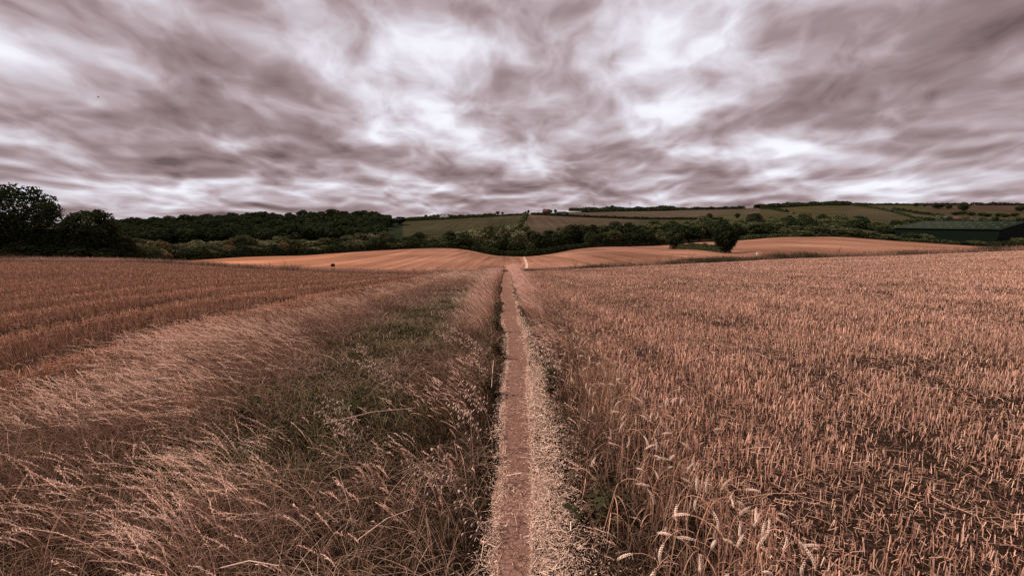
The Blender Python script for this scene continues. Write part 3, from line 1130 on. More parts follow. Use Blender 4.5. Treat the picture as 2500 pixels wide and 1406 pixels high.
wps = [weed_proto(31, .30, .20), weed_proto(32, .42, .16), weed_proto(33, .22, .24)]
WD = [(1210, 850, 6.6, 'low dark weed leaning over the left edge of the path below the bare stretch'), (1215, 790, 8.9, 'dark weed clump on the left path edge casting a shadow on the earth'), (1205, 740, 12.5, 'smaller dark weed on the left path edge further down the field'), (1285, 728, 14.5, 'dark leafy weed poking out of the pale grass on the right path edge'), (1345, 960, 4.6, 'dark weed in the thatch between the chaff and the standing wheat'), (1440, 1190, 2.5, 'withered dark weed near the foot of the standing wheat'), (1190, 960, 4.8, 'dark weed tuft beside the left chaff line at mid path'), (880, 1040, 3.9, 'small dark green weed in the green patch of the margin'), (590, 1000, 4.0, 'dark green weed at the foot of the tall pale grass'), (1265, 690, 22.0, 'far dark weed at the right path edge below the pale grass')]
for i, (px, row, d, lab) in enumerate(WD):
    k = i % 3
    o = wps[k] if i < 3 else copy_tree(wps[k])
    q = at(px, row, d)
    o.location = (q.x, d, tz(q.x, d) - .01)
    o.rotation_euler = (0, 0, rng.uniform(0, 6))
    o.scale = [1 + .04 * d] * 3
    tag(o, lab, 'weed', 'weeds along the path')

# long dead stalks lying across the margin
STK = [((870, 1320), (1010, 1240), .12, 'thick pale straw lying on the dark thatch left of the path'), ((790, 1035), (1015, 995), .3, 'long bent straw arching over the middle of the margin'), ((540, 1385), (680, 1380), .2, 'thin straight straw lying level near the bottom edge'), ((1205, 880), (1200, 945), .2, 'short pale upright stalk at the left edge of the path')]
for (a, b, zz, lab) in STK:
    ends = []
    for (px, row) in (a, b):
        d = 1.0
        while d < 12:
            q = at(px, row, d)
            if q.z - tz(q.x, q.y) < zz:
                break
            d += .02
        ends.append(np.array(q))
    m_ = (ends[0] + ends[1]) / 2 + np.array([0, 0, .03])
    g = Geo()
    v, q = tube([ends[0], m_, ends[1]], [.003, .0028, .002], 5)
    g.add(v, q, (.6, .4, .32))
    tag(link('dry_stalk', g.build('dry_stalk', M_STRAW, True)), lab, 'stalk', 'dead stalks lying in the margin grass')

# ------------------------------------------------------------------ grass and weeds of the field boundary
rb = Ribbons()
n = 80000
a = rng.uniform(-1.3, 1.3, n)
p = colpx(a)
yb_, ys_ = np.interp(p, PXG, Yb), np.interp(p, PXG, Ys)
t = rng.beta(1.2, 1.2, n)
y = yb_ + (ys_ - yb_) * t
x = a * y
gap_path = np.abs(x - xc(70)) > .7
x, y, p, t = x[gap_path], y[gap_path], p[gap_path], t[gap_path]
n = len(x)
lftz = 1 - sm(p, 1050, 1300)
pale = mixc(n, (.46, .26, .18), (.34, .17, .115), (.56, .34, .25), jit=.18)
grn = mixc(n, (.055, .05, .026), (.09, .07, .04), (.14, .09, .06), jit=.2)
wd = vnoise(x, y, 3.5) * .6 + vnoise(x, y, 9) * .4
isg = rng.random(n) < np.clip((wd - .28) * 2.0, 0, 1) * (.35 + .6 * (1 - lftz)) + .25 * (t < .2)
c = np.where(isg[:, None], grn, pale)
h = rng.uniform(.35, .85, n) * np.where(isg, .95 + .5 * (wd > .55), .9) * np.interp(p, [0, 450, 900, 1100, 1300, 1500, 1900, 2500], [1.7, 1.2, 1.25, 1.1, .5, .9, 1.25, 1.4])
lean = np.stack([-.35 + rng.normal(0, .25, n), rng.normal(0, .25, n)], -1)
rb.add(on_ground(x, y, -.05), h, lean, rng.uniform(.018, .05, n), c, S=4, p=1.5, droop=rng.uniform(.05, .5, n))
tag(link('boundary_grass', rb.build('boundary_grass', M_GRASS)), kind='stuff')

wk = np.linspace(0, 1, 26)
WP = [1405, 1440, 1470, 1508, 1540, 1610, 1640, 1690, 1730, 1775, 1810, 1862, 1905, 1935, 1960, 1995, 2050, 2110, 2165, 2240, 2262, 2280, 2300, 2335, 2380, 2440, 2480, 690, 655, 1008, 1032, 1070, 1085]
wproto = weed_proto(41, .75, .38, ((.05, .045, .022), (.075, .06, .03), (.10, .06, .038)))
for i, px in enumerate(WP):
    o = wproto if i == 0 else copy_tree(wproto)
    aa = (px - 1250) / F / 1.003
    d = float(np.interp(px, PXG, Yb)) + rng.uniform(1, 3.5)
    o.location = (aa * d, d, tz(aa * d, d) - .03)
    o.rotation_euler = (0, 0, rng.uniform(0, 6))
    s_ = rng.uniform(1.1, 2.1)
    o.scale = (s_, s_, s_ * rng.uniform(.8, 1.3))
    tag(o, 'dark bushy weed in the rough grass between near and far fields', 'weed', 'weeds in the field boundary')

# ------------------------------------------------------------------ trees


def crown_mesh(seed, H, W, ncl, nlf, lf, bottom=.16, cols=None, flat=.8, rad=(.2, .34), jitter=.6, shape=1.0, gaps=0.0):
    """crown built from many leaf sprays around a cloud of clumps"""
    r = np.random.default_rng(seed)
    cols = np.array(cols if cols is not None else [(.032, .040, .016), (.05, .055, .022), (.022, .030, .013), (.065, .062, .028)])
    V, C = [], []
    zc = H * (bottom + (1 - bottom) * .48)
    rz = H * (1 - bottom) * .5
    golden = math.pi * (3 - 5 ** .5)
    off = r.uniform(0, 6.28)
    for k in range(ncl):
        f = (k + .5) / ncl
        zz = 1 - 2 * f
        rr = math.sqrt(max(0, 1 - zz * zz))
        th = golden * k + off
        inn = r.uniform(.55, .86)
        cx = rr * math.cos(th) * W * .5 * inn * (1 + r.normal(0, .08))
        cy = rr * math.sin(th) * W * .5 * inn * (1 + r.normal(0, .08))
        pz = zz * inn
        if zz < 0:
            cx *= (1 + zz * (1 - flat) * 1.1)
            cy *= (1 + zz * (1 - flat) * 1.1)
        cz = zc + pz * rz * shape
        cr = r.uniform(*rad) * W * .5
        if r.random() < gaps:
            continue
        n = int(nlf * (cr / (W * .5 * .27)) ** 2)
        d = r.normal(0, 1, (n, 3))
        d /= np.linalg.norm(d, axis=1)[:, None]
        d[:, 2] = np.abs(d[:, 2]) * np.where(r.random(n) < .78, 1, -1)
        P = np.array([cx, cy, cz]) + d * cr * (r.uniform(.45, 1.08, n) ** .6)[:, None] * np.array([1, 1, .85])
        nr = d + r.normal(0, jitter, (n, 3))
        nr /= np.linalg.norm(nr, axis=1)[:, None]
        t1 = np.cross(nr, r.normal(0, 1, (n, 3)))
        t1 /= np.linalg.norm(t1, axis=1)[:, None] + 1e-9
        t2 = np.cross(nr, t1)
        s1 = (lf * r.uniform(.5, 1.25, n))[:, None]
        s2 = s1 * r.uniform(.45, .9, n)[:, None]
        quad = np.stack([P - t1 * s1, P - t2 * s2 * .9, P + t1 * s1, P + t2 * s2], 1)
        base = cols[r.choice(len(cols))] * .6 + cols.mean(0) * .4
        cc = base[None] * np.exp(r.normal(0, .22, n))[:, None]
        V.append(quad.reshape(-1, 3))
        C.append(np.repeat(cc, 4, 0))
    v = np.concatenate(V)
    c = np.concatenate(C)
    q = np.arange(len(v)).reshape(-1, 4)
    return raw_mesh('crown', v, q, c, M_LEAF)


def trunk_mesh(seed, H, W, r0, limbs=7, fork=.28, kseg=7):
    r = np.random.default_rng(seed)
    g = Geo()
    pts = [(0, 0, -.3), (0, 0, H * .03), (r.normal(0, .1), r.normal(0, .1), H * fork), (r.normal(0, .3), r.normal(0, .3), H * .6), (r.normal(0, .5), r.normal(0, .5), H * .86)]
    v, q = tube(pts, [r0 * 1.5, r0 * 1.05, r0 * .85, r0 * .45, r0 * .1], kseg)
    g.add(v, q)
    for k in range(limbs):
        th = k / limbs * 6.28 + r.uniform(-.4, .4)
        z0 = H * r.uniform(fork * .8, .62)
        L = W * .5 * r.uniform(.6, .95)
        up = H * r.uniform(.08, .3)
        p0 = np.array([0, 0, z0])
        p1 = p0 + np.array([math.cos(th) * L * .45, math.sin(th) * L * .45, up * .7])
        p2 = p0 + np.array([math.cos(th) * L, math.sin(th) * L, up])
        v, q = tube([p0, p1, p2], [r0 * .42, r0 * .26, r0 * .06], 5)
        g.add(v, q)
        for j in range(3):
            t2 = th + r.uniform(-.9, .9)
            a0 = p0 + (p2 - p0) * r.uniform(.35, .8)
            a1 = a0 + np.array([math.cos(t2) * L * .35, math.sin(t2) * L * .35, up * r.uniform(.1, .8)])
            v, q = tube([a0, (a0 + a1) / 2 + np.array([0, 0, .15]), a1], [r0 * .15, r0 * .1, r0 * .03], 4)
            g.add(v, q)
    return g.build('trunk', M_BARK, True)


# prototypes at unit-ish size 12 m tall
DK = [(.020, .026, .012), (.032, .038, .016), (.014, .019, .010), (.042, .046, .020)]
MG = [(.050, .056, .024), (.072, .072, .032), (.034, .040, .017), (.10, .092, .045)]
LG = [(.115, .112, .055), (.16, .148, .078), (.075, .078, .036), (.20, .18, .10)]
OR = [(.13, .08, .038), (.17, .10, .052), (.085, .066, .03), (.11, .086, .042)]
KIND = {}
for nm, cols, sd in (('dk', DK, 100), ('mg', MG, 200), ('lg', LG, 300), ('or', OR, 400)):
    KIND[nm] = []
    for j in range(3):
        W = (11, 9.5, 12.5)[j]
        KIND[nm].append((crown_mesh(sd + j, 12, W, (34, 26, 44)[j], 74, .42, (.07, .12, .05)[j], cols, (.85, .7, .95)[j], (.22, .40), .55), trunk_mesh(sd + 10 + j, 12, W, .32)))

NAMES = {'dk': 'broadleaf_tree', 'mg': 'broadleaf_tree', 'lg': 'broadleaf_tree', 'or': 'broadleaf_tree'}


def tree(px, top, d, wpx, kind, label, group=None, name='broadleaf_tree', variant=None, hmin=3.0, hmax=24.0):
    """a tree standing on the ground at depth d whose top shows at photo row 'top' and is wpx wide"""
    v = int(rng.integers(0, 3)) if variant is None else variant
    crown, trunk = KIND[kind][v]
    q = at(px, top, d)
    zg = tz(q.x, d)
    H = float(np.clip(q.z - zg, hmin, hmax))
    W = wpx / F * d
    sx = W / (11, 9.5, 12.5)[v] * .92
    root = empty(name, (q.x, d, zg - .1))
    root.rotation_euler = (0, 0, rng.uniform(0, 6.28))
    root.scale = (sx, sx * rng.uniform(.9, 1.1), H / 12)
    link('crown', crown, root)
    link('trunk', trunk, root)
    tag(root, label, 'tree', group)
    return root


GT = 'trees along the valley behind the far field'
# (px, top row, depth offset behind the far field edge, width px, kind)
top_curve = [(300, 585), (340, 574), (390, 590), (430, 600), (480, 578), (520, 592), (560, 576), (600, 570), (640, 584), (690, 576), (730, 582), (770, 590), (810, 578), (850, 572), (890, 566), (930, 562), (970, 584), (1010, 566), (1060, 580), (1100, 565), (1130, 556), (1170, 550), (1210, 548), (1245, 546), (1280, 552), (1320, 562), (1360, 556), (1400, 548), (1440, 543), (1490, 541), (1540, 545), (1580, 540), (1630, 546), (1680, 545), (1730, 540), (1800, 545), (1850, 545), (1900, 540)]
tc_ = np.array(top_curve, float)
KSEQ = {}


def yf_at(px):
    return float(np.interp(px, PXG, Yf))


spec = []
px = 296
i = 0
while px < 1900:
    tr = float(np.interp(px, tc_[:, 0], tc_[:, 1]))
    if px < 700:
        kd = ['lg', 'mg', 'lg', 'or', 'mg', 'lg'][i % 6]
    elif px < 980:
        kd = ['mg', 'lg', 'mg', 'dk', 'mg'][i % 5]
    elif px < 1130:
        kd = ['mg', 'dk', 'mg'][i % 3]
    elif px < 1300:
        kd = ['lg', 'mg', 'lg'][i % 3]
    else:
        kd = ['dk', 'mg', 'dk', 'dk'][i % 4]
    spec.append((px, tr + rng.uniform(-4, 5), 10 + rng.uniform(0, 6), rng.uniform(44, 66), kd, 1))
    px += rng.uniform(24, 33)
    i += 1
# front row, lower
px = 310
i = 0
while px < 1900:
    tr = float(np.interp(px, tc_[:, 0], tc_[:, 1]))
    skip = (1140 < px < 1420) or px > 1640
    if not skip:
        if px < 700:
            kd = ['or', 'dk', 'mg', 'lg', 'dk'][i % 5]
        elif px < 960:
            kd = ['dk', 'mg', 'lg', 'mg'][i % 4]
        else:
            kd = ['dk', 'dk', 'mg', 'dk'][i % 4]
        spec.append((px, tr + rng.uniform(12, 26), 3.5 + rng.uniform(0, 2), rng.uniform(34, 52), kd, 0))
    px += rng.uniform(22, 30)
    i += 1
# the clump that bulges forward in the middle
for (px, tr, w, kd) in [(1158, 588, 40, 'mg'), (1178, 574, 52, 'or'), (1200, 582, 48, 'mg'), (1222, 572, 50, 'dk'), (1246, 578, 46, 'mg'), (1262, 590, 40, 'dk'), (1290, 585, 42, 'mg'), (1305, 572, 50, 'dk'), (1330, 580, 48, 'dk'), (1352, 570, 50, 'dk'), (1378, 566, 52, 'dk'), (1405, 560, 50, 'dk'), (1190, 560, 52, 'dk'), (1225, 556, 56, 'lg'), (1262, 558, 52, 'lg'), (1300, 560, 52, 'mg'), (1340, 560, 50, 'mg')]:
    spec.append((px, tr, 4 + rng.uniform(0, 7) + (8 if tr < 562 else 0), w, kd, 2))
LAB = {0: {'dk': 'dark rounded tree in the front row of the valley trees', 'mg': 'green bushy tree in the front row of the valley trees', 'lg': 'pale green low tree in the front row of the valley trees', 'or': 'rusty brown tree in the front row of the valley trees at left'},
       1: {'dk': 'tall dark tree in the back row of the valley trees', 'mg': 'tall green tree in the back row of the valley trees', 'lg': 'pale green sunlit tree in the back row of the valley trees', 'or': 'rusty brown tree in the back row of the valley trees at left'},
       2: {'dk': 'dark tree in the dense clump where the trail enters the valley wood', 'mg': 'green tree in the dense clump where the trail enters the valley wood', 'lg': 'pale topped tree at the back of the clump where the trail enters the wood', 'or': 'brownish tree at the front of the clump where the trail enters the wood'}}
GRP = {0: 'front row of valley trees', 1: 'back row of valley trees', 2: 'clump of trees at the end of the trail'}
for (px, tr, off, w, kd, lay) in spec:
    d = yf_at(px) + off
    tree(px, tr, d, w, kd, LAB[lay][kd], GRP[lay] + ' ' + {'dk': 'dark', 'mg': 'green', 'lg': 'pale', 'or': 'brown'}[kd])

# the wood on the slope right of the middle, several rows deep
wr = []
for rowi, (dd, lo, hi) in enumerate([(8, 1790, 2190), (26, 1800, 2160), (48, 1700, 2130), (74, 1640, 2240), (104, 1600, 2330), (138, 1720, 2300)]):
    px = lo
    while px < hi:
        t_ = [580 - 16 * sm(px, 1790, 1900) + 6 * sm(px, 2050, 2180), 563, 552, 543, 536, 530][rowi]
        t_ = float(t_) + rng.uniform(-5, 5) + (8 if px > 2100 else 0) * (rowi > 0) - (7 if 1840 < px < 2100 else 0)
        wr.append((px, t_, yf_at(px) + dd + rng.uniform(-5, 5), rng.uniform(44, 70) * (1 - .05 * rowi), ['dk', 'mg', 'mg', 'dk', 'mg'][int(rng.integers(0, 5))]))
        px += rng.uniform(34, 46)
for (px, tr, d, w, kd) in wr:
    tree(px, tr, d, w, kd, {'dk': 'dark tree in the dense wood on the slope left of the green barn', 'mg': 'mid green tree in the dense wood on the slope left of the green barn'}[kd], 'dark trees of the slope wood' if kd == 'dk' else 'green trees of the slope wood', hmax=15)

def hill_tree(px, base, hpx, wpx, label, variant=0, kind='dk', group=None, lo=380, hi=1000):
    ds = np.linspace(lo, hi, 240)
    k_ = (px - 1250) / F / 1.003
    zz = terrain(k_ * ds, ds)
    a_ = (zz - EYE) / ds
    rows = 703 - F * (SP + a_ * CP) / (CP - a_ * SP)
    d = float(ds[np.argmin(np.abs(rows - base) + np.where(np.minimum.accumulate(rows) < rows - .4, 30, 0))])
    top = at(px, base, d).z + hpx / F * d
    tz_ = tz(k_ * d, d)
    row = base - hpx
    return tree(px, row, d, wpx, kind, label, group, variant=variant, hmin=hpx / F * d * .85, hmax=hpx / F * d * 1.2)


# single trees one can point at
lone = tree(1775, 541, 105, 64, 'dk', 'tall dark ivy-clad tree alone at the end of the hedge in the far field', variant=1)
for c_ in list(lone.children):
    if c_.name.startswith('crown'):
        c_.data = crown_mesh(77, 12, 9.5, 64, 120, .36, .04, DK, .5, (.24, .36), .6)
tree(1648, 554, 150, 52, 'dk', 'dark rounded tree at the far end of the hedge in the far field', variant=0)
hill_tree(1215, 524, 9, 11, 'larger of the two small trees on the skyline above the hill field', 1)
hill_tree(1227, 524, 7, 8, 'smaller right one of the two small trees on the skyline', 1)
hill_tree(1290, 522, 10, 9, 'small tree on the crest where the hill trail meets the hedge', 1)
hill_tree(1279, 523, 5, 6, 'tiny bush left of the hill trail at the crest', 2)
hill_tree(1356, 521, 10, 10, 'round tree right of the farmhouse on the crest', 2)
hill_tree(1345, 521, 9, 10, 'bushy tree close to the right wall of the farmhouse', 0)
hill_tree(1385, 526, 8, 9, 'small round tree standing out of the hedge below the pale shed', 2)
hill_tree(1495, 511, 11, 14, 'tallest tree of the skyline wood between the two wind turbines', 2)
hill_tree(1733, 536, 16, 16, 'left one of the two lone trees above the slope wood', 0)
hill_tree(1801, 534, 15, 14, 'right one of the two lone trees above the slope wood', 1)
hill_tree(2355, 517, 24, 24, 'large dark tree on the hill above the green barn, among the houses', 0)
hill_tree(2318, 511, 11, 14, 'dark tree left of the large one on the hill above the barn', 2)
hill_tree(2292, 510, 13, 26, 'broad dark tree in the hedge on the right hilltop', 2)
hill_tree(2237, 505, 10, 13, 'round tree standing in the hedge left of the broad hilltop trees', 2)
hill_tree(2258, 505, 8, 9, 'small tree in the hilltop hedge right of the round tree', 2)
hill_tree(1938, 522, 4, 6, 'single bush in the open field above the slope wood', 2)
hill_tree(2493, 516, 13, 26, 'dark tree at the right picture edge on the hill', 2)
tree(975, 527, 500, 42, 'dk', 'dark tree standing at the right end of the hill wood', variant=1, hmin=2)
tree(950, 530, 470, 34, 'dk', 'dark tree second from the right end of the hill wood', variant=0, hmin=2)
hill_tree(988, 533, 3, 6, 'tiny dark bush on the left skyline beyond the hill wood', 2)
hill_tree(1040, 533, 9, 9, 'dark round tree at the left end of the far skyline copse', 2)
for j, px in enumerate([1052, 1060, 1069, 1078, 1086, 1094, 1102, 1110]):
    hill_tree(px, 531, 6 + 3 * math.sin(j / 7 * 3.14), 13, 'small green tree in the copse on the far left skyline', 2, 'mg', 'copse on the far skyline')
for j, px in enumerate([2335, 2350, 2372, 2398, 2412, 2440, 2455, 2478]):
    hill_tree(px, (526, 524, 527, 528, 530, 529, 531, 529)[j], 9, 20, 'dark tree between the houses on the right hillside', 2, 'dk', 'trees between the hillside houses')
for j, px in enumerate([2190, 2215, 2245, 2270, 2295, 2318, 2345, 2370, 2400, 2430, 2460, 2490]):
    tree(px, (533, 531, 530, 526, 524, 528, 534, 532, 530, 528, 530, 527)[j], 345 + 12 * (j % 3), 34, 'mg' if j % 3 == 1 else 'dk', 'leafy tree in the row directly behind the green barn', 'row of trees behind the green barn', hmin=2, hmax=14)

# shrubs in front of the barn
GSH = 'bushes between the far field and the green barn'
for j, (px, tr, w, dd) in enumerate([(2040, 575, 40, 4), (2075, 576, 38, 4), (2110, 577, 44, 5), (2145, 574, 46, 7), (2180, 577, 40, 6), (2225, 567, 44, 10), (2255, 570, 46, 9), (2280, 578, 30, 8), (2345, 588, 44, 5), (2380, 587, 46, 5), (2410, 590, 42, 5), (2450, 588, 46, 5), (2490, 580, 44, 7), (2330, 592, 30, 4)]):
    tree(px, tr, yf_at(px) + dd, w, 'dk' if j % 3 else 'mg', 'low spreading bush between the far stubble field and the green barn', GSH, name='bush', variant=2, hmin=1.2, hmax=6)

# wood on the hill at left: rows of crowns climbing the slope
WOOD = [(crown_mesh(500 + j, 11, 13, 22, 60, .6, .12, DK if j < 2 else [(.022, .028, .013), (.032, .036, .016), (.018, .023, .011)], .9, (.26, .42), .5)) for j in range(3)]
dlist = [345, 358, 372, 387, 403, 420, 438, 457, 477, 498, 518]
for rowi, d in enumerate(dlist):
    f = rowi / (len(dlist) - 1)
    px = 262 + rng.uniform(0, 20)
    end = 930 + 30 * f
    while px < end:
        aa = (px - 1250) / F / 1.003
        dj = d + rng.uniform(-11, 11)
        zg = tz(aa * dj, dj)
        o = bpy.data.objects.new('woodland_tree', WOOD[int(rng.integers(0, 3))])
        col.objects.link(o)
        o.location = (aa * dj, dj, zg - .5)
        s = rng.uniform(.75, 1.12)
        o.scale = (s, s, s * rng.uniform(.9, 1.05))
        o.rotation_euler = (0, 0, rng.uniform(0, 6.28))
        tag(o, 'dark crown among the trees of the wood that covers the left hill', 'tree', 'trees of the hill wood at left')
        px += rng.uniform(16, 42)

# the two big trees and the scrub at far left
BIG = [(20, 440, 86, 200, 900, 'big spreading tree with sky showing through its crown at the left picture edge'), (214, 505, 88, 128, 901, 'second big tree with a ragged crown, right of the big spreading one')]
for (px, tr, d, w, sd, lab) in BIG:
    q = at(px, tr, d)
    zg = tz(q.x, d)
    H = q.z - zg
    W = w / F * d
    root = empty('oak_tree', (q.x, d, zg - .1))
    link('crown', crown_mesh(sd, H, W, 165 if sd == 900 else 105, 150, .27, .26, [(.014, .020, .009), (.024, .030, .013), (.036, .040, .018)], .8, (.13, .24), .9, 1.0, .32), root)
    link('trunk', trunk_mesh(sd + 5, H, W, .42, 12, .22, 9), root)
    tag(root, lab, 'tree')
GL = 'undergrowth trees below the big trees at left'
for j, (px, tr, d, w, kd) in enumerate([(-60, 545, 84, 110, 'dk'), (15, 560, 83, 90, 'dk'), (75, 552, 84, 90, 'dk'), (125, 556, 86, 80, 'dk'), (160, 548, 96, 70, 'mg'), (150, 560, 84, 80, 'dk'), (205, 562, 84, 80, 'dk'), (250, 560, 85, 80, 'dk'), (290, 562, 92, 56, 'mg'), (300, 580, 85, 60, 'dk'), (335, 590, 88, 56, 'mg'), (372, 602, 92, 46, 'mg'), (398, 612, 98, 36, 'or'), (50, 590, 81, 80, 'dk'), (120, 595, 81, 80, 'dk'), (190, 598, 81, 80, 'dk'), (260, 604, 82, 70, 'dk'), (320, 612, 84, 50, 'dk'), (-20, 595, 81, 80, 'dk'), (360, 622, 87, 40, 'dk')]):
    tree(px, tr, d + 4, w, kd, 'dark leafy tree or bush crowded below the two big trees at left', GL, variant=2 if j % 2 else 0, hmin=1.5)

# ------------------------------------------------------------------ hedges and far woods


def hedge_mesh(P, hgt, wid, per_m, lf, cols, seed, bumpy=.4):
    r = np.random.default_rng(seed)
    P = np.array(P, float)
    seg = np.linalg.norm(np.diff(P, axis=0), axis=1)
    cum = np.concatenate([[0], np.cumsum(seg)])
    n = int(cum[-1] * per_m)
    t = r.uniform(0, cum[-1], n)
    x = np.interp(t, cum, P[:, 0])
    y = np.interp(t, cum, P[:, 1])
    hh_ = hgt * (1 - bumpy + 2 * bumpy * vnoise(t, t * 0 + seed, hgt * 1.6))
    ph = r.uniform(-.3, math.pi + .3, n)
    rr = r.uniform(.75, 1.05, n)
    dx = np.interp(t + .5, cum, P[:, 0]) - np.interp(t - .5, cum, P[:, 0])
    dy = np.interp(t + .5, cum, P[:, 1]) - np.interp(t - .5, cum, P[:, 1])
    L = np.sqrt(dx * dx + dy * dy) + 1e-9
    ox = np.cos(ph) * wid * .5 * rr
    px_, py_ = x - dy / L * ox, y + dx / L * ox
    pz = terrain(px_, py_) + np.clip(np.sin(ph), -.1, 1) ** 1 * hh_ * rr
    C = np.stack([px_, py_, pz], -1)
    nr = np.stack([-dy / L * np.cos(ph), dx / L * np.cos(ph), np.sin(ph)], -1) + r.normal(0, .5, (n, 3))
    nr /= np.linalg.norm(nr, axis=1)[:, None]
    t1 = np.cross(nr, r.normal(0, 1, (n, 3)))
    t1 /= np.linalg.norm(t1, axis=1)[:, None] + 1e-9
    t2 = np.cross(nr, t1)
    s1 = (lf * r.uniform(.5, 1.3, n))[:, None]
    quad = np.stack([C - t1 * s1, C - t2 * s1 * .7, C + t1 * s1, C + t2 * s1 * .7], 1).reshape(-1, 3)
    cs = np.array(cols)
    cc = cs[r.integers(0, len(cs), n)] * np.exp(r.normal(0, .2, n))[:, None]
    return raw_mesh('hedge', quad, np.arange(4 * n).reshape(-1, 4), np.repeat(cc, 4, 0), M_LEAF)


def hedge(pts, hgt, wid, per_m, lf, label, cols=DK, seed=1, name='hedge', kind=None, bumpy=.4):
    """pts: (px, depth) along the hedge"""
    P = []
    for k in range(len(pts) - 1):
        for f in np.linspace(0, 1, 12)[: 12 if k == len(pts) - 2 else 11]:
            px = pts[k][0] * (1 - f) + pts[k + 1][0] * f
            d = pts[k][1] * (1 - f) + pts[k + 1][1] * f
            P.append(((px - 1250) / F / 1.003 * d, d))
    o = link(name, hedge_mesh(P, hgt, wid, per_m, lf, cols, seed, bumpy))
    if kind:
        tag(o, kind=kind)
    else:
        tag(o, label, 'hedge')
    return o


def y4at(px):
    return float(np.interp(px, PXG, Y4))


hedge([(990, 566), (1080, 604), (1150, 636), (1290, 638)], 2.4, 4, 28, .7, 'dark hedge along the crest of the hill field left of the hill trail', seed=2, bumpy=.2)
hedge([(1296, 640), (1360, 640), (1430, 640), (1560, 640), (1760, 640)], 3.2, 5, 30, .8, 'long dark hedge running right from the hill trail below the pale shed', seed=3, bumpy=.2)
hedge([(1268, 430), (1274, 500), (1280, 580), (1283, 640)], 4.0, 5, 30, .7, 'hedge climbing the hill beside the left of the hill trail', MG, seed=4)
hedge([(1640, 154), (1690, 136), (1735, 120), (1775, 106)], 1.7, 2.2, 200, .17, 'leafy hedge crossing the far field to the tall ivy-clad tree', DK, seed=5, bumpy=.25)
hedge([(2060, 930), (2120, 840), (2190, 700), (2260, 560), (2300, 480)], 3.0, 4, 26, .8, 'long dark hedge slanting down the right hillside', seed=6, bumpy=.25)
hedge([(1850, 900), (1880, 860), (1900, 800), (1915, 770)], 3.5, 6, 24, .9, 'short dark hedge below the skyline wood on the right hill', seed=7)
hedge([(2170, 800), (2230, 720), (2300, 660)], 3.5, 5, 26, .9, 'dark hedge holding the hilltop trees at right', seed=8)
hedge([(2300, 640), (2400, 620), (2520, 600)], 2.6, 4, 26, .8, 'dark hedge crossing behind the hillside houses at right', seed=18)
hedge([(1790, yf_at(1790) + 2), (1850, yf_at(1850) + 1.5), (1900, yf_at(1900) + 1.5), (2000, yf_at(2000) + 1.5), (2100, yf_at(2100) + 1.5), (2220, yf_at(2220) + 1.5), (2340, yf_at(2340) + 1.5)], 1.6, 2.5, 90, .3, 'low hedge along the crest of the right far field below the slope wood', DK + MG, seed=9)
hedge([(420, yf_at(420) + 2), (520, yf_at(520) + 2), (640, yf_at(640) + 2), (760, yf_at(760) + 2), (880, yf_at(880) + 2), (1000, yf_at(1000) + 2), (1140, yf_at(1140) + 2)], 2.6, 3, 90, .32, 'dark undergrowth hedge under the valley trees left of the clump', DK, seed=10)
hedge([(1150, yf_at(1150) + 2), (1200, yf_at(1200) + 1), (1280, yf_at(1280) + 1.5), (1340, yf_at(1340) + 2), (1420, yf_at(1420) + 2), (1500, yf_at(1500) + 2), (1640, yf_at(1640) + 2)], 2.6, 3, 90, .32, 'dark undergrowth hedge under the valley trees right of the trail', DK, seed=11)
# masses on the skyline
hedge([(1388, 900), (1440, 900), (1500, 900), (1560, 905), (1640, 915)], 8, 26, 40, 1.6, None, DK, 12, 'distant_wood', 'stuff', .3)
hedge([(1640, 930), (1700, 930), (1810, 930)], 4.5, 14, 30, 1.3, None, DK, 13, 'distant_wood', 'stuff', .4)
hedge([(1842, 925), (1900, 930), (1990, 935), (2060, 935)], 7, 30, 40, 1.6, None, DK, 14, 'distant_wood', 'stuff', .25)
hedge([(2060, 940), (2160, 940), (2260, 940), (2350, 940)], 3, 14, 26, 1.3, None, DK, 15, 'distant_wood', 'stuff', .5)
hedge([(2360, 945), (2400, 945), (2440, 945), (2560, 945)], 4, 16, 26, 1.4, None, DK, 16, 'distant_wood', 'stuff', .6)
hedge([(985, 920), (1050, 920), (1130, 930), (1210, 935)], 3.5, 14, 26, 1.3, None, DK, 17, 'distant_wood', 'stuff', .5)

# ------------------------------------------------------------------ buildings
M_BWALL = mat_noise('dark_green_cladding', (.004, .007, .0045), (.006, .010, .0065), 1.2, .8, 0, 3)
M_BROOF = mat_noise('grey_green_sheet_roof', (.012, .016, .010), (.021, .026, .016), .6, .75, 0, 5)
M_RLIGHT = mat_plain('roof_light_sheet', (.042, .046, .036), .5)
M_WHITE = mat_plain('white_paint', (.6, .55, .52))
M_PALE = mat_plain('pale_render', (.34, .28, .25))
M_BRICK = mat_noise('brick', (.07, .035, .028), (.11, .055, .042), 3, .9, 0)
M_TILE = mat_noise('clay_tile', (.085, .036, .028), (.13, .055, .042), 3, .9, 0)
M_DARK = mat_plain('dark_opening', (.015, .014, .014), .4)
M_GREY = mat_plain('grey_sheet', (.09, .095, .09))


def basis(c, ux, uy):
    m = Matrix.Identity(4)
    m.col[0][:3] = ux
    m.col[1][:3] = uy
    m.col[3][:3] = c
    return m


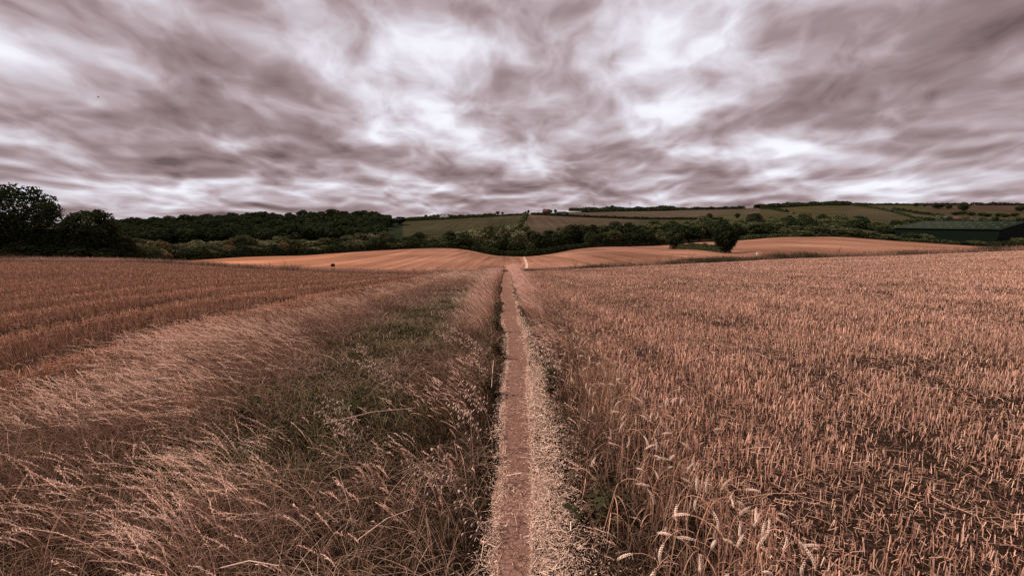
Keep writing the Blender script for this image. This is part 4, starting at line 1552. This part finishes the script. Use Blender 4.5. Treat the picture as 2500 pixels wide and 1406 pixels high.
# big barn: local x runs along the gable (away to the right), local y along the long eave (away)
ux, uy = Vector((.9, .436, 0)), Vector((-.436, .9, 0))
zb = float(row_z(585, 260))
barn = empty('barn')
barn.matrix_world = basis((279, 260, zb), ux, uy)
tag(barn, 'large dark green barn with a shallow grey-green roof and rows of roof lights', 'barn')
WB, LB, HE, HR = 76.0, 50.0, 5.6, 10.0
g = Geo()
v = [(0, 0, -6), (WB, 0, -6), (WB, 0, HE), (WB / 2, 0, HR), (0, 0, HE), (0, LB, -6), (WB, LB, -6), (WB, LB, HE), (WB / 2, LB, HR), (0, LB, HE)]
me = bpy.data.meshes.new('wall')
me.from_pydata(v, [], [(0, 1, 2, 3, 4), (6, 5, 9, 8, 7), (5, 0, 4, 9), (1, 6, 7, 2)])
me.materials.append(M_BWALL)
link('wall', me, barn)
g = Geo()
th = .25
for (xa, za, xb, zb_) in ((-.6, HE - .05, WB / 2, HR + .02), (WB + .6, HE - .05, WB / 2, HR + .02)):
    v = [(xa, -.6, za), (xb, -.6, zb_), (xb, LB + .6, zb_), (xa, LB + .6, za), (xa, -.6, za + th), (xb, -.6, zb_ + th), (xb, LB + .6, zb_ + th), (xa, LB + .6, za + th)]
    g.add(v, [(0, 1, 2, 3), (4, 7, 6, 5), (0, 4, 5, 1), (3, 2, 6, 7), (0, 3, 7, 4)])
roof = link('roof', g.build('roof', M_BROOF), barn)
for r_ in range(3):
    for c_ in range(9):
        g = Geo()
        x0 = 6 + r_ * 11
        zf = lambda xx: HE - .05 + (HR - HE + .07) * (xx + .6) / (WB / 2 + .6) + th + .05
        y0 = 3 + c_ * 5.2
        v = [(x0, y0, zf(x0)), (x0 + 5, y0, zf(x0 + 5)), (x0 + 5, y0 + 1.1, zf(x0 + 5)), (x0, y0 + 1.1, zf(x0))]
        v += [(a, b, c - .08) for a, b, c in v]
        g.add(v, [(0, 1, 2, 3), (4, 7, 6, 5), (0, 4, 5, 1), (1, 5, 6, 2), (2, 6, 7, 3), (3, 7, 4, 0)])
        link('roof_light', g.build('roof_light', M_RLIGHT), roof)
g = Geo()
g.box(-.15, .0, .1, .25, -1, HE)
g.box(-.16, .0, -.1, LB, HE - .35, HE - .06)
link('trim', g.build('trim', M_BROOF), barn)


def house(px, row, d, w, dp, he, hr, wall, roof_m, label, rot=0.0, name='house', win=2):
    q = at(px, row, d)
    zg = tz(q.x, d) - .3
    root = empty(name, (q.x, d, zg))
    root.rotation_euler = (0, 0, rot)
    a, b = w / 2, dp / 2
    v = [(-a, -b, 0), (a, -b, 0), (a, b, 0), (-a, b, 0), (-a, -b, he), (a, -b, he), (a, b, he), (-a, b, he), (-a, 0, hr), (a, 0, hr)]
    me = bpy.data.meshes.new('wall')
    me.from_pydata(v, [], [(0, 1, 5, 4), (1, 2, 6, 9, 5), (2, 3, 7, 6), (3, 0, 4, 8, 7)])
    me.materials.append(wall)
    link('wall', me, root)
    g = Geo()
    e = .5
    k = (hr - he) / b
    for s in (-1, 1):
        v = [(-a - e, s * (b + e), he - k * e + .05), (a + e, s * (b + e), he - k * e + .05), (a + e, 0, hr + .05), (-a - e, 0, hr + .05)]
        v += [(x, y, z + .25) for x, y, z in v]
        g.add(v, [(0, 1, 2, 3), (4, 7, 6, 5), (0, 4, 5, 1), (0, 3, 7, 4), (1, 5, 6, 2)])
    rf = link('roof', g.build('roof', roof_m), root)
    if name == 'house':
        g = Geo()
        g.box(-a * .7, -a * .7 + .9, -.45, .45, hr - .3, hr + 1.3)
        link('chimney', g.build('chimney', M_BRICK), rf)
    for j in range(win):
        g = Geo()
        x0 = -a + (j + .5) * w / win - .6
        g.box(x0, x0 + 1.2, -b - .06, -b + .1, he * .35, he * .75)
        link('window', g.build('window', M_DARK), root)
    tag(root, label, 'house' if name == 'house' else 'shed')
    return root


house(1334, 520, 800, 12, 9, 4.5, 8.5, M_BRICK, M_TILE, 'dark brick farmhouse with a red-brown roof on the hill crest', rot=.15)
house(1401, 519, 800, 25, 9, 3.2, 4.6, M_PALE, M_PALE, 'long pale low shed right of the farmhouse on the crest', name='shed', win=0)
house(1372, 519, 815, 20, 9, 2.8, 4.2, M_GREY, M_GREY, 'grey low shed between the farmhouse tree and the pale shed', name='shed', win=0)
house(1079, 532, 850, 7, 6, 2.5, 6.0, M_PALE, M_WHITE, 'left one of the two white-roofed houses on the left skyline', rot=.9)
house(1089, 531, 850, 7, 6, 2.5, 6.0, M_PALE, M_WHITE, 'right one of the two white-roofed houses on the left skyline', rot=.9)
for (px, row, d, w, wl, rf, lab) in [(2305, 512, 600, 10, M_PALE, M_GREY, 'small pale-walled house left of the large hill tree'), (2338, 513, 590, 12, M_PALE, M_TILE, 'low pale house just left of the large hill tree'), (2378, 513, 580, 10, M_PALE, M_TILE, 'pale house touching the right side of the large hill tree'), (2395, 515, 570, 12, M_PALE, M_GREY, 'widest pale house on the right hillside'), (2424, 516, 560, 14, M_BRICK, M_GREY, 'brick house with a grey roof among the hillside trees'), (2417, 522, 500, 16, M_BRICK, M_TILE, 'red-roofed brick house on the right hillside'), (2445, 523, 490, 14, M_BRICK, M_TILE, 'red-roofed house behind the trees above the barn'), (2472, 522, 480, 8, M_WHITE, M_WHITE, 'small white house near the right picture edge'), (2491, 519, 500, 7, M_WHITE, M_GREY, 'tiny white house at the right picture edge')]:
    house(px, row, d, w, 7, 3.0, 5.4, wl, rf, lab, rot=rng.uniform(-.4, .4))

# wind turbines on the skyline
M_TUR = mat_plain('turbine_grey', (.22, .19, .2), .5)
for (px, hub, d, bl, a0, lab) in [(1450, 500, 1150, 13.5, 97, 'wind turbine with one blade straight up, left of the skyline wood'), (1538, 497, 1250, 11, 90, 'wind turbine rising behind the middle of the skyline wood'), (2423, 493, 1300, 7, 90, 'faint thin mast on the far right skyline')]:
    q = at(px, hub, d)
    zg = tz(q.x, d)
    root = empty('wind_turbine', (q.x, d, zg))
    g = Geo()
    H = q.z - zg
    v, q_ = tube([(0, 0, -1), (0, 0, H * .5), (0, 0, H)], [.55, .45, .35], 8)
    g.add(v, q_)
    link('tower', g.build('tower', M_TUR, True), root)
    g = Geo()
    g.box(-.6, .6, -1.6, 1.6, H - .4, H + .8)
    link('nacelle', g.build('nacelle', M_TUR), root)
    for j in range(3):
        an = R(a0 + 120 * j)
        g = Geo()
        L = bl if j == 0 else bl * .62
        v, q_ = tube([(0, -1.8, H + .2), (math.cos(an) * L * .25, -1.8, H + .2 + math.sin(an) * L * .25), (math.cos(an) * L, -1.8, H + .2 + math.sin(an) * L)], [.45, .55, .12], 6)
        g.add(v, q_)
        link('blade', g.build('blade', M_TUR, True), root)
    tag(root, lab, 'wind turbine')

# ------------------------------------------------------------------ little things at the field boundary
q = at(813, 652, 73.2)
zg = tz(q.x, q.y)
sg = empty('sign', (q.x, q.y, zg))
sg.rotation_euler = (0, 0, R(24))
tag(sg, 'small black board on two thin posts in the boundary grass left of the path', 'sign')
for s in (-.2, .2):
    g = Geo()
    v, q_ = tube([(s, 0, -.3), (s, 0, 1.35)], [.035, .035], 6)
    g.add(v, q_)
    link('post', g.build('post', mat_plain('post_wood', (.12, .08, .06))), sg)
g = Geo()
g.box(-.3, .3, -.06, -.03, .95, 1.42)
link('board', g.build('board', M_DARK), sg)

q = at(1848, 626, 79.5)
zg = tz(q.x, q.y)
mp_ = empty('marker_post', (q.x, q.y, zg))
tag(mp_, 'short post with a white top standing in the boundary weeds right of the path', 'post')
g = Geo()
v, q_ = tube([(0, 0, -.3), (0, 0, .75)], [.07, .07], 8)
g.add(v, q_)
link('shaft', g.build('shaft', mat_plain('post_brown', (.07, .05, .04))), mp_)
g = Geo()
v, q_ = tube([(0, 0, .75), (0, 0, 1.1), (0, 0, 1.28), (0, 0, 1.3)], [.11, .11, .06, .005], 8)
g.add(v, q_)
link('cap', g.build('cap', M_WHITE, True), mp_)

# bird in the sky
q = at(240, 238, 75)
bird = link('bird', None) if False else None
g = Geo()
c = (.03, .025, .03)
pts = [(-.16, 0, 0), (-.08, 0, .0), (.04, 0, 0), (.16, 0, .01), (.2, 0, .02)]
v, q_ = tube(pts, [.01, .035, .05, .03, .004], 6)
g.add(v, q_, c)
body = g.build('bird', mat_plain('bird_dark', (.02, .018, .02)), True)
bo = link('bird', body, None, q)
bo.rotation_euler = (0, 0, .5)
for s in (-1, 1):
    g = Geo()
    v = [(.07, s * .03, .02), (.02, s * .2, .14), (-.06, s * .38, .10), (-.03, s * .2, .12), (-.06, s * .03, .02)]
    v2 = [(a_, b_2, c_ + .008) for a_, b_2, c_ in v]
    g.add(v + v2, [(0, 1, 3, 4), (1, 2, 3, 3), (5, 9, 8, 6), (6, 8, 7, 7)], c)
    link('wing', g.build('wing', bpy.data.materials['bird_dark']), bo)
tag(bo, 'small dark bird flying in front of the clouds at upper left', 'bird')

# ------------------------------------------------------------------ sky, sun, camera
SUN_EL, SUN_AZ = 50.0, -78.0      # azimuth from +Y towards +X
sun = bpy.data.lights.new('sun', 'SUN')
sun.energy = 4.6
sun.angle = R(.7)
sun.color = (1.0, .91, .82)
so = bpy.data.objects.new('sun', sun)
col.objects.link(so)
sd = Vector((math.sin(R(SUN_AZ)) * math.cos(R(SUN_EL)), math.cos(R(SUN_AZ)) * math.cos(R(SUN_EL)), math.sin(R(SUN_EL))))
so.rotation_euler = (-sd).to_track_quat('-Z', 'Y').to_euler()

w = bpy.data.worlds.new('World')
scene.world = w
w.cycles.sampling_method = 'MANUAL'
w.cycles.sample_map_resolution = 256
w.use_nodes = True
nt = w.node_tree
ns, ln = nt.nodes, nt.links
ns.clear()
out = N(ns, 'ShaderNodeOutputWorld')
bg = N(ns, 'ShaderNodeBackground')
bg.inputs['Strength'].default_value = .1
ln.new(bg.outputs[0], out.inputs[0])
sky = N(ns, 'ShaderNodeTexSky', sky_type='NISHITA')
sky.sun_disc = False
sky.sun_elevation = R(SUN_EL)
sky.sun_rotation = R(SUN_AZ)
tc = N(ns, 'ShaderNodeTexCoord')
sp = N(ns, 'ShaderNodeSeparateXYZ')
ln.new(tc.outputs['Generated'], sp.inputs[0])


def math_(op, a, b=None, c=None, clamp=False):
    n = N(ns, 'ShaderNodeMath', operation=op, use_clamp=clamp)
    for i_, v_ in enumerate((a, b, c)):
        if v_ is None:
            continue
        if isinstance(v_, (int, float)):
            n.inputs[i_].default_value = v_
        else:
            ln.new(v_, n.inputs[i_])
    return n.outputs[0]


el = math_('MAXIMUM', sp.outputs[2], 0.0)
up = math_('ADD', el, .11)
cx = math_('DIVIDE', math_('ARCTAN2', sp.outputs[0], sp.outputs[1]), math_('POWER', up, .22))
cz = math_('LOGARITHM', up, math.e)


def deck(dv):
    """cloud deck coordinates: bearing round the horizon, and height above it on a log scale"""
    cb = N(ns, 'ShaderNodeCombineXYZ')
    ln.new(math_('MULTIPLY', cx, .88), cb.inputs[0])
    ln.new(math_('MULTIPLY_ADD', cz, .66, dv), cb.inputs[1])
    n = N(ns, 'ShaderNodeTexNoise')
    n.inputs['Scale'].default_value = 4.5
    n.inputs['Detail'].default_value = 2.5
    n.inputs['Roughness'].default_value = .55
    ln.new(cb.outputs[0], n.inputs['Vector'])
    a1 = N(ns, 'ShaderNodeVectorMath', operation='MULTIPLY_ADD')
    a1.inputs[1].default_value = (.22, .16, 0)
    ln.new(n.outputs['Color'], a1.inputs[0])
    ln.new(cb.outputs[0], a1.inputs[2])
    return cb.outputs[0], a1.outputs[0]


def noise(vec, scale, detail, rough, stretch=(1, 1, 1), off=(0, 0, 0), rot=0.0):
    mp = N(ns, 'ShaderNodeMapping')
    mp.inputs['Scale'].default_value = stretch
    mp.inputs['Location'].default_value = off
    mp.inputs['Rotation'].default_value = (0, 0, rot)
    ln.new(vec, mp.inputs['Vector'])
    n = N(ns, 'ShaderNodeTexNoise')
    n.inputs['Scale'].default_value = scale
    n.inputs['Detail'].default_value = detail
    n.inputs['Roughness'].default_value = rough
    ln.new(mp.outputs[0], n.inputs['Vector'])
    return n.outputs['Fac']


def puffs(vec, scale, off):
    mp = N(ns, 'ShaderNodeMapping')
    mp.inputs['Location'].default_value = off
    ln.new(vec, mp.inputs['Vector'])
    v = N(ns, 'ShaderNodeTexVoronoi', feature='SMOOTH_F1', voronoi_dimensions='2D')
    v.inputs['Scale'].default_value = scale
    v.inputs['Detail'].default_value = 3
    v.inputs['Roughness'].default_value = .5
    v.inputs['Smoothness'].default_value = .6
    ln.new(mp.outputs[0], v.inputs['Vector'])
    return v.outputs['Distance']


(P1, W1), (P2, W2) = deck(0), deck(.04)
n_big = noise(P1, 1.8, 3, .45, (1, 1, 1.2), (3.1, 7.7, 0))
n_mid = puffs(W1, 3.0, (4.9, 3.7, 0))
n_mid2 = puffs(W2, 3.0, (4.9, 3.7, 0))
n_sm = puffs(W1, 8.5, (6.3, 3.2, 0))
n_soft = noise(W1, 5.5, 8, .52, (1, 1.15, 1), (7.3, 5.2, 0))
n_fin = noise(W1, 18, 6, .5, (1, 1, 1), (5.3, 9.2, 0))

# broad light and dark masses of this sky, by direction
BL = [(-1.0, 300, 90, 300, 85, 20), (-.75, 330, 290, 330, 100, 12), (-.95, 720, 235, 250, 70, 25), (-1.1, 850, 365, 430, 55, 13), (-.8, 40, 285, 170, 50, 5), (-.7, 230, 410, 300, 45, 5),
      (.85, 700, 125, 430, 120, 20), (.9, 100, 150, 180, 90, 10), (.3, 1010, 90, 220, 120, 30), (.5, 1260, 140, 120, 90, 0), (.35, 1550, 140, 160, 90, 10), (.6, 1745, 105, 120, 60, -30), (.4, 1640, 265, 80, 60, 0), (.1, 1180, 290, 120, 60, 0),
      (-1.0, 2300, 100, 420, 150, -22), (-.75, 1950, 250, 380, 80, -15), (-1.0, 1720, 325, 440, 45, -10), (-.7, 1150, 420, 420, 35, 4), (-.45, 2250, 330, 300, 50, -14), (-.5, 1450, 190, 60, 120, 0), (-.35, 960, 200, 200, 60, 10), (-.6, 1060, 310, 200, 70, 10), (-.4, 1560, 230, 160, 50, 0), (-.5, 1660, 190, 160, 60, -10), (-.6, 1180, 30, 300, 40, 0), (-.7, 600, 20, 200, 45, 15),
      (.55, 1950, 365, 170, 35, -12), (.5, 1700, 375, 160, 30, 0), (.5, 650, 345, 90, 22, 0), (.5, 60, 345, 130, 20, 8), (.45, 740, 415, 110, 18, 8), (-.5, 900, 440, 200, 18, 0), (-.5, 500, 450, 220, 16, 0), (-.5, 2050, 430, 250, 20, -6), (.5, 1100, 455, 120, 14, 0), (-.35, 500, 400, 200, 20, 3)]
tot = None
for (amt, px, row, rx, ry, an) in BL:
    c_ = at(px, row, 1.0) - Vector((0, 0, EYE))
    ln_ = c_.length
    c_ = c_ / ln_
    mp = N(ns, 'ShaderNodeMapping', vector_type='TEXTURE')
    k = 1.55 / F / ln_
    mp.inputs['Location'].default_value = c_
    mp.inputs['Rotation'].default_value = (0, R(an), 0)
    mp.inputs['Scale'].default_value = (rx * k, 1.2, ry * k)
    ln.new(tc.outputs['Generated'], mp.inputs['Vector'])
    gr = N(ns, 'ShaderNodeTexGradient', gradient_type='QUADRATIC_SPHERE')
    ln.new(mp.outputs[0], gr.inputs[0])
    tot = math_('MULTIPLY', gr.outputs['Fac'], amt) if tot is None else math_('MULTIPLY_ADD', gr.outputs['Fac'], amt, tot)

f = math_('MULTIPLY_ADD', math_('SUBTRACT', n_big, .5), .40, .30)
low = math_('SUBTRACT', 1.0, math_('MULTIPLY', el, 3.2), None, True)
f = math_('MULTIPLY_ADD', low, -.04, f)
f = math_('MULTIPLY_ADD', math_('SUBTRACT', n_mid, .45), .50, f)
f = math_('MULTIPLY_ADD', math_('SUBTRACT', n_sm, .45), .33, f)
f = math_('MULTIPLY_ADD', math_('SUBTRACT', n_soft, .5), .5, f)
f = math_('MULTIPLY_ADD', math_('SUBTRACT', n_fin, .5), .21, f)
f = math_('MULTIPLY_ADD', math_('SUBTRACT', n_mid2, n_mid), math_('MULTIPLY_ADD', low, 1.2, .2), f)
f = math_('MULTIPLY_ADD', tot, .28, f)
rp = N(ns, 'ShaderNodeValToRGB')
els = rp.color_ramp.elements
stops = [(.0, (.13, .092, .098)), (.14, (.20, .143, .150)), (.34, (.29, .22, .233)), (.50, (.41, .34, .365)), (.64, (.52, .475, .518)), (.88, (.74, .735, .80)), (1.0, (.84, .845, .91))]
els[0].position, els[0].color = stops[0][0], (*stops[0][1], 1)
els[1].position, els[1].color = stops[-1][0], (*stops[-1][1], 1)
for (p_, c_) in stops[1:-1]:
    e = els.new(p_)
    e.color = (*c_, 1)
ln.new(f, rp.inputs[0])
sc_ = N(ns, 'ShaderNodeVectorMath', operation='SCALE')
sc_.inputs['Scale'].default_value = 10.0
ln.new(rp.outputs[0], sc_.inputs[0])
cov = N(ns, 'ShaderNodeMapRange')
cov.inputs['From Min'].default_value = .85
cov.inputs['From Max'].default_value = 1.1
cov.inputs['To Min'].default_value = 1.0
cov.inputs['To Max'].default_value = .8
ln.new(f, cov.inputs['Value'])
mxs = N(ns, 'ShaderNodeMix', data_type='RGBA')
ln.new(cov.outputs[0], mxs.inputs[0])
ln.new(sky.outputs[0], mxs.inputs[6])
ln.new(sc_.outputs[0], mxs.inputs[7])
ln.new(mxs.outputs[2], bg.inputs['Color'])

cam = bpy.data.cameras.new('camera')
cam.sensor_width = 36
cam.lens = 36 * F / 2500
cam.clip_end = 20000
cam.clip_start = .05
co = bpy.data.objects.new('camera', cam)
col.objects.link(co)
co.location = (0, 0, EYE)
co.rotation_euler = (math.pi / 2 - PITCH, 0, 0)
scene.camera = co

scene.view_settings.view_transform = 'Standard'
scene.view_settings.look = 'None'
scene.view_settings.exposure = .3
scene.view_settings.gamma = 1
scene.cycles.max_bounces = 6
scene.cycles.diffuse_bounces = 3
scene.cycles.use_denoising = False
